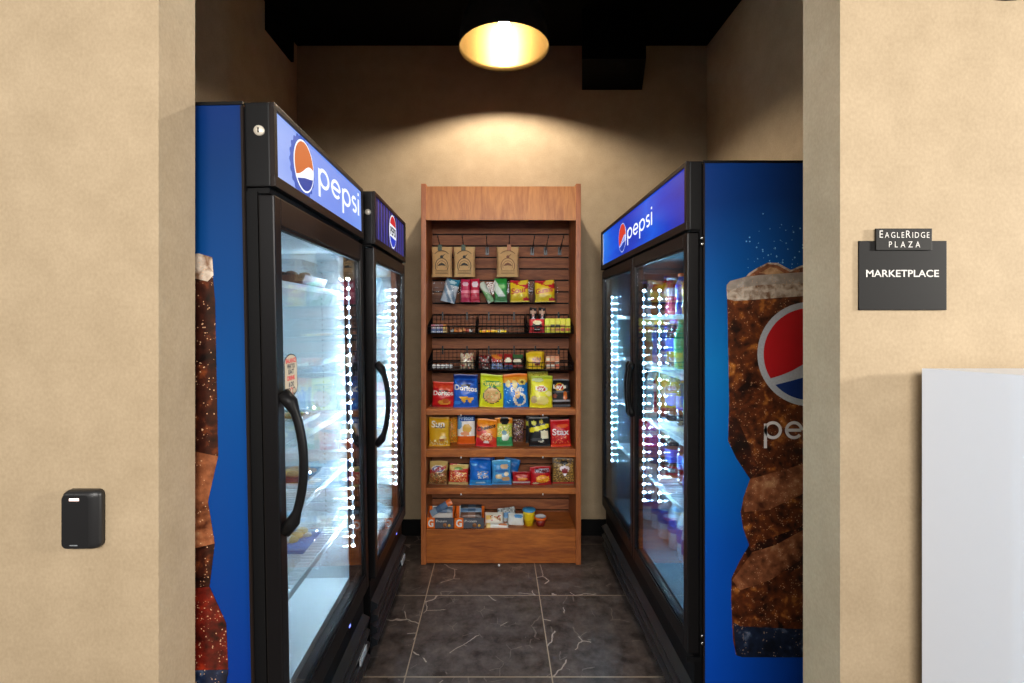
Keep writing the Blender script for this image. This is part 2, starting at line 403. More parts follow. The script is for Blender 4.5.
def cooler(name, label, s, X0, Y0, Y1, zt, doors, inner, led, led_pos, header_z, glass_z, door_z, panel_fn, shelf_z, side_mat, rot=(0, 0, 0), xback=None, body_x=.075, led_z=(.62, 1.66), grille_out=0.):
    """s=+1: front looks to +X. Local x: 0 = front plane of header, negative = into the cabinet (before mirroring by s)."""
    root = empty(name, label, 'drinks cooler', (X0, Y0, 0), rot)
    W = Y1 - Y0; D = xback
    def bx(mb, a0, a1, y0, y1, z0, z1, m, bevel=0.): return mb.box(s * a0, s * a1, y0, y1, z0, z1, m, bevel)
    t = .035; xb = -body_x
    zb = .06
    # shell: outer skin + inner liner in one part
    c = MB()
    zf = glass_z[0] - .01; zi = glass_z[1] + .03
    bx(c, xb, -D, 0, t, .36, zt - .01, M_blk); bx(c, xb, -D, W - t, W, .36, zt - .01, M_blk); bx(c, -D + .03, -D, t, W - t, .36, zt - .01, M_blk)
    bx(c, xb, -D + .03, t, W - t, zt - .04, zt - .01, M_blk); bx(c, xb, -D, 0, W, zb, .36, M_blk)
    c.build('cabinet', root)
    l = MB(); q = .006
    bx(l, xb - .002, -D + .03, t, t + q, zf, zi, inner); bx(l, xb - .002, -D + .03, W - t - q, W - t, zf, zi, inner)
    bx(l, -D + .03, -D + .036, t + q, W - t - q, zf, zi, inner); bx(l, xb - .002, -D + .03, t, W - t, zf - .03, zf, inner); bx(l, xb - .002, -D + .03, t, W - t, zi, zi + .03, inner)
    # shelf standards: small dark slots
    for yy in (W - t - q,):
        for xx in (-.165, -.5):
            for k in range(60):
                z = zf + .06 + k * .021
                if z < zi - .03: bx(l, xx - .002, xx + .002, yy - .001, yy, z, z + .007, M_grey)
    l.build('inner_liner', root)
    # feet
    for yy in (.06, W - .06):
        for aa in (xb - .05, -D + .06):
            MB().lathe([(.018, .02 if aa < -.4 else .002), (.022, .03), (.014, .035), (.014, zb + .005)], M_dk, (s * aa, yy, 0), seg=12).build('foot', root)
    # side panel toward the viewer
    sp = MB(); bx(sp, xb - .004, -D + .002, -.004, -.0005, .07, zt - .008, side_mat); spo = sp.build('side_panel', root)
    tr = MB(); bx(tr, xb + .0, xb - .006, -.007, -.0005, .07, zt - .01, M_brn); bx(tr, xb, -D, -.007, -.0005, zt - .008, zt, M_blk); tr.build('edge_trim', root)
    # header
    h = MB(); hz0, hz1 = header_z
    bx(h, xb, -.012, 0, W, hz0, zt, M_blk2, .004)
    fr = .016
    bx(h, -.012, 0, 0, W, hz0, hz0 + fr + .012, M_brn, .002); bx(h, -.012, 0, 0, W, zt - fr, zt, M_brn, .002)
    bx(h, -.012, 0, 0, fr, hz0 + fr + .012, zt - fr, M_brn); bx(h, -.012, 0, W - fr, W, hz0 + fr + .012, zt - fr, M_brn)
    ho = h.build('header', root)
    panel_fn(ho, s, fr, W - fr, hz0 + fr + .012, zt - fr)
    # jamb lining in the gap behind the door
    j = MB(); dz0, dz1 = door_z
    bx(j, xb, -.048, .004, .03, dz0 - .01, dz1 + .01, M_dk); bx(j, xb, -.048, W - .03, W - .004, dz0 - .01, dz1 + .01, M_dk)
    bx(j, xb, -.02, .01, W - .01, dz1 + .005, hz0 - .001, M_dk); bx(j, xb, xb + .012, .03, W - .03, dz1 - .03, dz1 + .005, M_dk)
    bx(j, xb, xb + .012, .03, W - .03, dz0 - .005, dz0 + .03, M_dk)
    j.build('gasket', root)
    # doors
    nd = doors; dw = W / nd
    dr = []
    for k in range(nd):
        a, b_ = k * dw + .004, (k + 1) * dw - .004
        d = MB(); gl0, gl1 = glass_z
        fw = .038 if nd == 1 else .036
        th = .038
        bx(d, -th - .008, -.006, a, a + fw, dz0, dz1, M_frame, .004); bx(d, -th - .008, -.006, b_ - fw, b_, dz0, dz1, M_frame, .004)
        bx(d, -th - .008, -.006, a + fw, b_ - fw, gl1, dz1, M_brn, .003); bx(d, -th - .008, -.006, a + fw, b_ - fw, dz0, gl0, M_frame, .003)
        # stepped inner bead
        bx(d, -.016, -.010, a + fw, a + fw + .008, gl0, gl1, M_blk2); bx(d, -.016, -.010, b_ - fw - .008, b_ - fw, gl0, gl1, M_blk2)
        bx(d, -.016, -.010, a + fw, b_ - fw, gl0, gl0 + .008, M_blk2); bx(d, -.016, -.010, a + fw, b_ - fw, gl1 - .008, gl1, M_blk2)
        do = d.build('door', root); dr.append((do, a + fw, b_ - fw))
        for xg in (-.016, -.032):
            g = MB(); bx(g, xg, xg - .004, a + fw + .001, b_ - fw - .001, gl0 + .001, gl1 - .001, M_glass); g.build('glass_pane', do)
        # handle
        ya = a + fw * .5 if nd == 1 or k == 1 else b_ - fw * .5
        hz = (.94, 1.29) if nd == 1 else (1.02, 1.27)
        pts = []
        n = 14
        for q_ in range(n + 1):
            u = q_ / n; pts.append((s * (-.004 + (.052 if nd == 1 else .022) * math.sin(PI * u) ** .55), ya, hz[0] + (hz[1] - hz[0]) * u))
        MB().tube(pts, .012, M_blk2, 10, [1.5 if (q_ < 2 or q_ > n - 2) else .95 for q_ in range(n + 1)]).build('handle', do)
    # led strips: bar with a row of lit points
    for (xx, yy, fy, power) in led_pos:
        e = MB(); bx(e, xx - .009, xx + .009, yy, yy + .006 * -fy, led_z[0], led_z[1], M_blk2)
        ls = emis(led[0], led[1] * power, 'led points'); lg = emis(led[0], 2.0 * power, 'led lens glow')
        z = led_z[0] + .015
        bx(e, xx - .0022, xx + .0022, yy, yy + .0012 * fy, led_z[0] + .01, led_z[1] - .01, lg)
        while z < led_z[1] - .01:
            bx(e, xx - .003, xx + .003, yy + .0012 * fy, yy + .0035 * fy, z - .0033, z + .0033, ls); z += .0385
        e.build('led_strip', root)
    # shelves
    M_rail = mat('#cfe3ea', .3, name='pale shelf rail')
    for z in shelf_z:
        w = MB(); y0s, y1s = t + q + .004, W - t - q - .004; x0, x1 = -.095, -D + .06
        for aa in (x0, x1): bx(w, aa, aa - .006, y0s, y1s, z - .008, z, M_white)
        for yy in (y0s, y1s - .006): bx(w, x0, x1, yy, yy + .006, z - .008, z, M_white)
        n = int((y1s - y0s) / .022)
        for k in range(1, n):
            yy = y0s + (y1s - y0s) * k / n; bx(w, x0, x1, yy - .0018, yy + .0018, z - .004, z, M_white)
        so = w.build('shelf', root)
        p = MB(); bx(p, x0 + .006, x0 + .0015, y0s, y1s, z - .012, z + .008, M_rail); p.build('price_rail', so)
    # floor of cabinet handled by liner; grille
    g = MB(); go = grille_out
    bx(g, xb, -.03 + go, .004, W - .004, .05, dz0 - .012, M_blk)
    z = .07
    while z < dz0 - .12:
        pts = [(s * (-.03 + go), z), (s * (-.004 + go), z + .012), (s * (.0 + go), z + .03), (s * (-.03 + go), z + .045)]
        g.prism([(a, b_) for a, b_ in pts], .02, W - .02, mat('#1b1e23', .28, name='louvre plastic', spec=.5)); z += .052
    go_ = g.build('grille', root)
    return root, dr, ho, spo

def sign_plane(s): return lambda a, b, d=0: (s * (-.006 + d), a, b)
M_hp = None
def grad(name, stops, es, axis=1, sc=1., rough=.25, noise=0.):
    m, nt, b = new_mat(name); tc = N(nt, 'ShaderNodeTexCoord'); sp = N(nt, 'ShaderNodeSeparateXYZ'); nt.links.new(tc.outputs['Generated'], sp.inputs[0])
    r = N(nt, 'ShaderNodeValToRGB'); e = r.color_ramp.elements
    e[0].position, e[0].color = stops[0][0], lin(stops[0][1]); e[1].position, e[1].color = stops[-1][0], lin(stops[-1][1])
    for p, c in stops[1:-1]: x = e.new(p); x.color = lin(c)
    v = sp.outputs[axis]
    if noise:
        n = N(nt, 'ShaderNodeTexNoise'); n.inputs['Scale'].default_value = 2.2; nt.links.new(tc.outputs['Generated'], n.inputs['Vector'])
        v = math_node(nt, 'ADD', v, math_node(nt, 'MULTIPLY', math_node(nt, 'SUBTRACT', n.outputs['Fac'], .5), noise))
    nt.links.new(v, r.inputs[0])
    nt.links.new(r.outputs[0], b.inputs['Emission Color']); b.inputs['Emission Strength'].default_value = es
    b.inputs['Base Color'].default_value = (.01, .01, .01, 1); b.inputs['Roughness'].default_value = rough; b.inputs['Specular IOR Level'].default_value = .15
    return m
M_lw = emis('#f4f8ff', 1.15, 'backlit white'); M_lo = emis('#e8762c', .8, 'backlit orange red'); M_lb = emis('#2548b4', .8, 'backlit blue'); M_lb2 = emis('#3f66d0', .8, 'backlit cap blue')
def panel_word_cap(ho, s, y0, y1, z0, z1):
    p = MB(); p.box(s * -.011, s * -.006, y0, y1, z0, z1, grad('backlit pale blue sign', ((0, '#a4bcff'), (.35, '#7a9cf6'), (.75, '#7096f4'), (1, '#86a6fa')), .95, noise=.3)); p.build('sign_panel', ho)
    fn = sign_plane(s); w = y1 - y0; h = z1 - z0; c = MB()
    cx, cy, r = y0 + w * .235, z0 + h * .50, h * .45
    # bottle cap with crimped edge
    pts = []
    for k in range(84):
        a = 2 * PI * k / 84; rr = r * (1.16 + (.06 if (k // 2) % 2 else -.02)); pts.append((cx - r * .14 + rr * math.cos(a), cy + rr * math.sin(a) * 1.0 - r * .06))
    poly(c, pts, M_lb2, lambda a, b: fn(a, b, .0006))
    globe(c, lambda a, b, d: fn(a, b, .0012 + d), cx, cy, r, M_lo, M_lw, M_lb, .0006, 0)
    c.build('cap_emblem', ho)
    t = MB(); xh = h * .39
    pepsi_word(t, M_lw, lambda a, b: fn(y0 + .30 + a * 1.58, z0 + h * .36 + b, .001), xh, .17)
    t.build('lettering', ho)
def panel_round(ho, s, y0, y1, z0, z1):
    m, nt, b = new_mat('backlit striped blue sign'); tc = N(nt, 'ShaderNodeTexCoord'); sp = N(nt, 'ShaderNodeSeparateXYZ'); nt.links.new(tc.outputs['Generated'], sp.inputs[0])
    w_ = math_node(nt, 'SINE', math_node(nt, 'MULTIPLY', sp.outputs[1], 75))
    r = N(nt, 'ShaderNodeValToRGB'); r.color_ramp.elements[0].position = .3; r.color_ramp.elements[0].color = lin('#0a0c2c'); r.color_ramp.elements[1].position = .8; r.color_ramp.elements[1].color = lin('#3a3ca8')
    nt.links.new(math_node(nt, 'MULTIPLY_ADD', w_, .5, .5), r.inputs[0]); nt.links.new(r.outputs[0], b.inputs['Emission Color']); b.inputs['Emission Strength'].default_value = .8
    b.inputs['Base Color'].default_value = (.01, .01, .02, 1)
    MB().box(s * -.011, s * -.006, y0, y1, z0, z1, m).build('sign_panel', ho)
    fn = sign_plane(s); c = MB(); w = y1 - y0; h = z1 - z0; cx, cy, r = y0 + w * .55, z0 + h * .5, h * .46
    poly(c, circle_pts(cx, cy, r), emis('#f4f8ff', 1.0), lambda a, b: fn(a, b, .0006))
    up = [(cx + r * .92 * math.cos(math.radians(a)), cy + r * .92 * math.sin(math.radians(a))) for a in range(22, 160, 6)]
    dn = [(cx + r * .92 * math.cos(math.radians(a)), cy + r * .92 * math.sin(math.radians(a))) for a in range(-158, -20, 6)]
    poly(c, up, emis('#d8202c', .9), lambda a, b: fn(a, b, .0012)); poly(c, dn, emis('#1c3fd0', .9), lambda a, b: fn(a, b, .0012))
    c.build('round_emblem', ho)
    text_obj('lettering', 'PEPSI', h * .3, emis('#0a1030', .5), ho, lambda a, b: fn(cx + a, cy + b, .0016), width=r * 1.55, bold=.002)
def panel_word(ho, s, y0, y1, z0, z1):
    # right cooler is seen with its near end on the right: the sign reads from far (y1) to near (y0)
    p = MB(); p.box(s * -.011, s * -.006, y0, y1, z0, z1, grad('backlit deep blue sign', ((0, '#2c34b0'), (.12, '#0c3ccc'), (.3, '#0660ec'), (.5, '#083ccc'), (.62, '#0c38bc'), (.8, '#0654e4'), (1, '#1480f4')), .9, noise=.35)); p.build('sign_panel', ho)
    fn = sign_plane(s); w = y1 - y0; h = z1 - z0
    R = lambda a, b, d=.0006: fn(y1 - a, z0 + b, d)
    c = MB(); globe(c, R, w * .357, h * .48, h * .40, emis('#e8402c', .85), M_lw, emis('#1240b4', .9), .0006, 0); c.build('round_emblem', ho)
    t = MB(); pepsi_word(t, M_lw, lambda a, b: R(w * .432 + a * 1.6, h * .335 + b), h * .29, .17); t.build('lettering', ho)
    MB().box(s * -.006, s * -.003, y1 - .03, y1, z0, z1, mat('#d8d8dc', .3, name='pale end strip')).build('end_strip', ho)

LED_L = ('#cfeeff', 30.); 
M_in_w = mat('#e4eef2', .35, var=.015, name='white liner'); M_in_g = mat('#5f7c88', .3, name='grey liner', var=.03)
GZ = (.44, 1.72)
cl1, dr1, h1, sp1 = cooler('drinks_cooler', 'nearest left upright cooler with white interior and pale blue lit sign with a bottle cap', 1, -.517, 1.233, 2.054, 2.02, 1,
    M_in_w, ('#cfeeff', 1700.), [(-.053, .821 - .05, -1, 1.0)], (1.81, 2.02), GZ, (.375, 1.79), panel_word_cap, (.656, .882, 1.10, 1.328, 1.587), M_blueL,
    rot=(0, math.radians(-1.1), 0), xback=.80, led_z=(.55, 1.655))
cl2, dr2, h2, sp2 = cooler('drinks_cooler', 'farther left upright cooler with dark striped sign and round emblem', 1, -.510, 2.105, 2.81, 2.025, 1,
    M_in_w, ('#cfeeff', 2600.), [(-.050, .705 - .05, -1, 1.0)], (1.80, 2.025), (.43, 1.735), (.375, 1.785), panel_round, (.70, .98, 1.25, 1.50), M_blueL,
    rot=(0, math.radians(-.25), 0), xback=.80, led_z=(.55, 1.66))
cr, drr, hr, spr = cooler('drinks_cooler', 'wide two-door cooler on the right stocked with bottles under a deep blue sign', -1, .647, 1.694, 3.08, 2.02, 2,
    M_in_g, ('#a4deff', 1250.), [(-.058, 1.386 - .045, -1, 1.0), (-.054, .693 - .02, -1, .7), (-.125, .66, -1, .9)], (1.785, 2.02), (.39, 1.729), (.331, 1.775), panel_word, (.72, .99, 1.25, 1.49), M_blue,
    xback=.775, body_x=.056, led_z=(.60, 1.63))
# small parts
M_key = mat('#d6cfc0', .4, .3, name='pale key cylinder')
MB().lathe([(.0, -.006), (.012, -.006), (.013, -.001), (.013, .002), (0, .002)], M_key, (-.037, -.001, 1.948), axis='y', seg=20).box(-.0385, -.0355, -.0085, -.0065, 1.942, 1.954, M_dk).build('lock', cl1)
MB().lathe([(.0, -.006), (.012, -.006), (.013, -.001), (.013, .002), (0, .002)], M_key, (-.030, -.001, 1.935), axis='y', seg=20).build('lock', cl2)
for c_, yy in ((cl1, .62), (cl2, .55)):
    MB().box(-.0278, -.0265, yy - .007, yy + .007, .328, .342, emis('#6a78ff', 5)).box(-.0298, -.0278, yy - .03, yy + .03, .318, .352, M_blk2).build('indicator_light', c_)
for c_, yy in ((cl1, .70), (cl2, .60)):
    MB().box(-.004, .0015, yy - .045, yy + .045, .155, .18, mat('#b9bdc2', .3, name='pale maker plate')).build('name_plate', c_)
# hinge on the near end of the right cooler
MB().box(-.0, .05, -.006, .0, .31, .325, M_blk2).build('hinge', cr)
for sx_, sz_ in ((.052, .40), (.052, .375), (.052, 1.755), (.052, 1.735)): MB().lathe([(.0, -.004), (.006, -.004), (.006, 0), (0, 0)], M_chrome, (sx_, -.007, sz_), axis='y', seg=12).build('screw', cr)
#[(.0, -.004), (.006, -.004), (.006, 0), (0, 0)], M_chrome, (.058, -.004, .40), axis='y', seg=12).lathe([(.0, -.004), (.006, -.004), (.006, 0), (0, 0)], M_chrome, (.058, -.004, .375), axis='y', seg=12)

# printed drink on the side panels (flat print)
def side_print(parent, X0, Yp, pts_body, pts_foam, facets, pts_base, base_in, ring=None, word=None, ice=None, cl=None):
    def fn(d):
        return lambda px, py: (WX(px, Yp) - X0, -.004 - d, WZ(py, Yp))
    b = MB(); poly(b, pts_body, cl or M_cola, fn(.0006))
    for q_, (p, m) in enumerate(facets): poly(b, p, m, fn(.0009 + .00015 * q_))
    b.build('printed_drink', parent, recalc=False)
    b = MB()
    if ice:
        for q_, (p, m) in enumerate(ice): poly(b, p, m, fn(.0002 + .0003 * q_))
    poly(b, pts_foam, M_foam, fn(.0014)); b.build('printed_foam', parent, recalc=False)
    if pts_base:
        b = MB(); poly(b, pts_base, M_base, fn(.0020)); b.build('printed_base', parent, recalc=False)
    if ring:
        cx, cy, r = ring; b = MB(); k = Yp / F
        poly(b, [(cx + r * math.cos(2 * PI * q / 64), cy + r * math.sin(2 * PI * q / 64)) for q in range(64)], M_silver, fn(.0024))
        R3 = lambda a, c, d=0: (cx * k - VX * k - X0 + a, -.004 - .0030 - d, CZ - (cy - VY) * k + c)
        globe(b, R3, 0, 0, r * k * .95, M_pr, M_silver, M_pb, .0005, 0)
        b.build('printed_emblem', parent, recalc=False)
    if word:
        px, py, h, w = word; k = Yp / F; b = MB()
        pepsi_word(b, M_pw, lambda a, c: (WX(px, Yp) - X0 + a, -.004 - .0026, WZ(py, Yp) + c), h * k, w); b.build('lettering', parent, recalc=False)
E = 960
body = [(727, 292), (729, 400), (728, 441), (736, 458), (750, 479), (744, 496), (740.5, 512), (743, 528), (749, 545), (740, 560), (731.4, 578), (731, 600), (733, 640), (736, 655),
        (884, 655), (888, 640), (889, 600), (886, 578), (876, 560), (868, 545), (874, 528), (878, 512), (872, 496), (866, 479), (884, 458), (891, 441), (890, 400), (892, 292)]
facets = [([(750, 479), (806, 463), (870, 440), (868, 470), (806, 497), (768, 510), (744, 512), (743, 498)], M_colaL),
          ([(744, 512), (768, 510), (870, 462), (872, 496), (806, 520), (760, 545), (749, 545)], M_cola),
          ([(749, 545), (770, 538), (872, 500), (866, 545), (806, 585), (770, 560), (752, 556)], M_colaD),
          ([(752, 552), (775, 545), (806, 528), (816, 520), (800, 560), (770, 580), (740, 590), (732, 580)], M_colaL),
          ([(732, 582), (740, 592), (775, 582), (806, 562), (886, 578), (889, 600), (888, 628), (732, 628)], M_cola),
          ([(729, 420), (740, 425), (760, 470), (750, 479), (736, 458), (728, 441)], M_colaD)]
foam = [(726.5, 290), (745, 287), (760, 285), (804, 283), (850, 284), (892, 290), (892, 294), (885, 297), (860, 295), (804, 296), (775, 298), (750, 300), (735, 301), (727, 299)]
rim_ = [(726.5, 291), (726.5, 285), (730, 281), (745, 277), (760, 275), (804, 272), (850, 273), (880, 277), (891, 283), (892, 292), (804, 285)]
ice = [([(744, 279), (749, 273), (757, 268), (768, 262.5), (778, 263), (791, 270), (801, 265.5), (815, 263), (840, 275), (840, 280)], M_foam), ([(746, 279), (751, 274), (758, 269.5), (768, 264), (777, 265), (790, 272), (801, 267.5), (815, 265), (838, 276), (838, 280)], M_colaL), ([(760, 273), (770, 267), (776, 268), (784, 273), (772, 275)], cola('#8a6040', '#c09468', '#e8d0b0', .9)), (rim_, cola('#8f8478', '#a99c90', '#d8d0c8', 2.5))]
basep = [(733, 622), (740, 626), (804, 629), (880, 626), (887, 622), (884, 655), (878, 657), (742, 657), (736, 655)]
side_print(spr, .647, 1.69, body, foam, facets, basep, None, ring=(809, 354, 52), word=(763.5, 439, 18, .17), ice=ice)
# pale printed drops above the drink
dp = MB(); M_dropl = mat('#7fc0ea', .4, name='printed pale drops'); rnd = random.Random(3)
for k in range(110):
    px = 745 + rnd.random() ** .8 * 95; py = 268 - abs(rnd.gauss(0, 22)); r = rnd.uniform(.25, .9)
    poly(dp, [(px + r * math.cos(a * PI / 3), py + r * math.sin(a * PI / 3)) for a in range(6)], M_dropl, lambda a, c: (WX(a, 1.69) - .647, -.0046, WZ(c, 1.69)))
dp.build('printed_drops', spr, recalc=False)['kind'] = 'stuff'
bodyL = [(60, 262), (212, 258), (215, 300), (215, 455), (204, 500), (210, 542), (204, 585), (220, 622), (221, 672), (216, 690), (60, 690), (56, 640), (70, 585), (62, 540), (72, 500), (58, 455)]
facL = [([(215, 455), (204, 500), (150, 520), (150, 440)], M_colaL), ([(204, 500), (210, 542), (150, 560), (150, 515)], M_colaL), ([(210, 542), (204, 585), (150, 590), (150, 555)], M_colaD), ([(204, 585), (220, 622), (221, 668), (150, 668), (150, 590)], M_colaR)]
side_print(sp1, -.517 - .030, 1.229, bodyL, [(60, 253), (200, 252), (213, 256), (214, 274), (208, 280), (196, 277), (150, 282), (60, 278)], facL, [(60, 668), (221, 668), (219, 684), (150, 688), (60, 688)], None, cl=M_colaD)

# sticker on the near left door
do, ga, gb = dr1[0]
def st(b_, pts, m, d): poly(b_, pts, m, lambda a, c: (-.016 + d, a, c))
M_stk = mat('#c8b89a', .5, name='tan sticker paper'); M_stkr = mat('#d8202c', .5, name='sticker red'); M_stkd = mat('#232a38', .5, name='sticker navy')
y0s, y1s = .066, .150; zc0, zc1 = 1.268, 1.385
def pill(y0, y1, z0, z1):
    cy = (y0 + y1) / 2; r = (y1 - y0) / 2; e = r * .55
    return [(cy + r * math.cos(math.radians(a)), z1 - e + e * math.sin(math.radians(a))) for a in range(0, 181, 15)] + [(cy + r * math.cos(math.radians(a)), z0 + e + e * math.sin(math.radians(a))) for a in range(180, 361, 15)]
b = MB(); b.prism(pill(y0s, y1s, zc0, zc1), -.016, -.0155, M_stkd, 'x'); st(b, pill(y0s + .003, y1s - .003, zc0 + .003, zc1 - .003), M_stk, .0008); so = b.build('sticker', do, recalc=False)
for tx, z, wd, m in (('BALANCE', 1.367, .066, M_stkr), ('WHAT YOU', 1.352, .05, M_stkd), ('EAT', 1.337, .036, M_stkd), ('DRINK', 1.320, .05, M_stkr), ('& DO', 1.303, .034, M_stkd)):
    text_obj('lettering', tx, .017, m, so, lambda a, c, z=z: (-.0148, .108 + a, z + c), width=wd, bold=.0006)
b = MB()
for k in (-1, 0, 1): stroke([(.108 + k * .016 + .008 * math.cos(a * PI / 8), 1.284 + .009 * math.sin(a * PI / 8)) for a in range(16)], .003, b, (M_stkd, M_stkr, M_stkd)[k + 1], lambda a, c: (-.0147, a, c), True)
b.build('sticker_rings', so, recalc=False)

# ------------------------------------------------------------ display shelf
YD = 2.985; YP = 3.27
dx0, dx1 = WX(421, YD), WX(581, YD); zt = WZ(183.6, YD)
disp = empty('display_shelf', 'tall cherry wood snack display stand against the back wall', 'display stand', ((dx0 + dx1) / 2, YD, 0))
ox, oy = (dx0 + dx1) / 2, YD
def B(name, boxes, m=None, parent=None, bev=0.):
    b = MB()
    for q in boxes: b.box(q[0] - ox, q[1] - ox, q[2] - oy, q[3] - oy, q[4], q[5], q[6] if len(q) > 6 else m, bev)
    return b.build(name, parent or disp)
ti = .030
B('side_panel', [(dx0, dx0 + ti, YD, YW - .03, 0, zt)], M_woodV, bev=.003); B('side_panel', [(dx1 - ti, dx1, YD, YW - .03, 0, zt)], M_woodV, bev=.003)
xi0, xi1 = dx0 + ti, dx1 - ti
B('header_panel', [(xi0, xi1, YD + .004, YD + .024, WZ(220, YD), WZ(186.2, YD))], M_woodFa, bev=.001)
B('top_panel', [(xi0, xi1, YD + .024, YP, WZ(186.2, YD) - .02, WZ(186.2, YD))], M_woodF)
B('kick_panel', [(xi0, xi1, YD + .012, YD + .03, .004, WZ(533, YD))], M_woodF)
gp = .0758; zg = WZ(234.5, YP)
sl = []; z = zg + gp
zs = [WZ(186.2, YD) - .022]
zc_ = zg
while zc_ > .14: zs.append(zc_); zc_ -= gp
zs.append(.03)
for a, c in zip(zs[:-1], zs[1:]): sl.append((xi0, xi1, YP, YP + .014, c + .005, a - .005, M_slat))
sl.append((xi0, xi1, YP + .014, YP + .03, .03, WZ(186.2, YD), M_dk))
B('slatwall_panel', sl)
SH = {}
for k, (yt, yb) in enumerate(((409, 415), (449, 457), (488, 494), (529, 533.5))):
    z1, z0 = WZ(yt, YD + .01), WZ(yb, YD + .01); SH[k] = z1
    so = B('shelf_board', [(xi0 + .001, xi1 - .001, YD + (.008 if k < 3 else .002), YP, z0, z1)], M_woodF, bev=.002)
    if k < 3:
        for px in (461, 543): B('shelf_clip', [(WX(px, YD) - .003, WX(px, YD) + .003, YD + .006, YD + .008, z0 - .006, z0 + .004)], M_white, so)
B('shelf_fence', [(xi0 + .002, xi1 - .002, YD + .014, YD + .016, SH[2], SH[2] + .035)], M_acryl)
MB().lathe([(.0, 0), (.007, 0), (.006, .008), (0, .009)], M_white, (WX(499, YD - .01) - ox, -.012, 0), seg=10).build('floor_glide', disp)

# ------------------------------------------------------------ snack bags
def shade_mat(c): return mat(c, .33, var=.10, scale=70, name='printed film', spec=.45)
def bagdepth(u, v, D, seed):
    if abs(v) > .88: return .0015 + .001 * math.sin(u * 40)
    vv = v / .88
    base = max(0, 1 - abs(u) ** 2.6) ** .6 * max(0, 1 - abs(vv) ** 2.8) ** .7
    wr = .16 * math.sin(5 * u + 3 * v + seed) * (abs(v)) + .14 * math.sin(11 * u - 4 * v + seed * 2) * abs(vv) ** 2 + .09 * math.sin(7 * v + 9 * u * v + seed)
    return .0015 + D / 2 * max(0, base * (1 + wr))
def bag(name, label, cat, px0, px1, py0, py1, Yb, D, base, design, texts=(), lean=0., yaw=0., back=.12, group=None, seed=None, n=(22, 30), z_floor=None):
    """px box of the bag as seen at depth Yb; design: list of painted shapes in (u,v), last wins"""
    seed = seed if seed is not None else (len(label) * 1.7 + px0)
    w = (px1 - px0) * Yb / F; h = (py1 - py0) * Yb / F
    zb = z_floor if z_floor is not None else WZ(py1, Yb)
    if z_floor is not None: h = WZ(py0, Yb) - zb
    root = empty(name, label, cat, ((WX(px0, Yb) + WX(px1, Yb)) / 2, Yb, zb), (-math.radians(back * 57), math.radians(lean), math.radians(yaw)), group) if texts else None
    nu, nv = n; rg = random.Random(int(seed * 10))
    if root and not lean: root.rotation_euler[1] = math.radians(rg.uniform(-2.5, 2.5)); root.rotation_euler[2] = math.radians(rg.uniform(-7, 7))
    def col(u, v):
        c = base
        for s_ in design:
            t = s_[0]
            if t == 'band' and s_[1] <= v + (s_[4] * u if len(s_) > 4 else 0) <= s_[2]: c = s_[3]
            elif t == 'ell':
                a = (u - s_[1]) / s_[3]; q = (v - s_[2]) / s_[4]
                if a * a + q * q < 1: c = s_[5]
            elif t == 'tri':   # cx, top v, half width, height, pointing down
                if s_[2] - s_[4] < v < s_[2] and abs(u - s_[1]) < s_[3] * (v - (s_[2] - s_[4])) / s_[4]: c = s_[5]
            elif t == 'box' and s_[1] < u < s_[2] and s_[3] < v < s_[4]: c = s_[5]
            elif t == 'spk' and s_[1] < u < s_[2] and s_[3] < v < s_[4] and rg.random() < s_[5]: c = s_[6][rg.randrange(len(s_[6]))]
        return c
    mb = MB(); bm = mb.bm
    def pos(u, v, side):
        pinch = 1 - .07 * max(0, 1 - abs(v) ** 3) * (.4 + .6 * abs(math.sin(2.1 * v + seed))) - .05 * (v > .6) * (v - .6) / .4
        x = u * w / 2 * pinch; z = (v + 1) / 2 * h + (.03 * h * math.sin(seed * 3 + 2.5 * u) * max(0, v - .5))
        d = bagdepth(u, v, D, seed)
        edge = min(1, (1 - abs(u)) * 12)
        return (x, -side * d * (edge if side < 0 else edge), z)
    for side in (1, -1):
        G = [[bm.verts.new(pos(-1 + 2 * i / nu, -1 + 2 * j / nv, side)) for i in range(nu + 1)] for j in range(nv + 1)]
        for j in range(nv):
            for i in range(nu):
                q = (G[j][i], G[j][i + 1], G[j + 1][i + 1], G[j + 1][i])
                f = bm.faces.new(q if side == 1 else q[::-1]); f.smooth = True
                f.material_index = mb.mi(shade_mat(col(-1 + 2 * (i + .5) / nu, -1 + 2 * (j + .5) / nv)))
    bmesh.ops.remove_doubles(bm, verts=bm.verts, dist=1e-5)
    o = mb.build('bag_film' if root else name, root)
    if root:
        for (tx, u, v, wd, c, *rest) in texts:
            sk = rest[0] if rest else 0
            def fn(a, q):
                X = u * w / 2 + a; Z = (v + 1) / 2 * h + q + sk * a
                return (X, -bagdepth(X / (w / 2), Z / (h / 2) - 1, D, seed) - .0022, Z)
            text_obj('lettering', tx, wd * w * (1.9 / len(tx) + .04), shade_mat(c), root, fn, width=wd * w, bold=.0012)
        return root
    o.location = ((WX(px0, Yb) + WX(px1, Yb)) / 2, Yb, zb); o.rotation_euler = (-math.radians(back * 57), math.radians(lean), math.radians(yaw))
    return tag(o, label, cat, group)
SB = 'snack_bag'; C_ = 'snack bag'
R_, BL, YL, OR, WH, BK, GR = '#c31a22', '#1049a8', '#efd21c', '#ee8a1c', '#ece6da', '#1a1a1c', '#3f8f3c'
Yf = 3.06
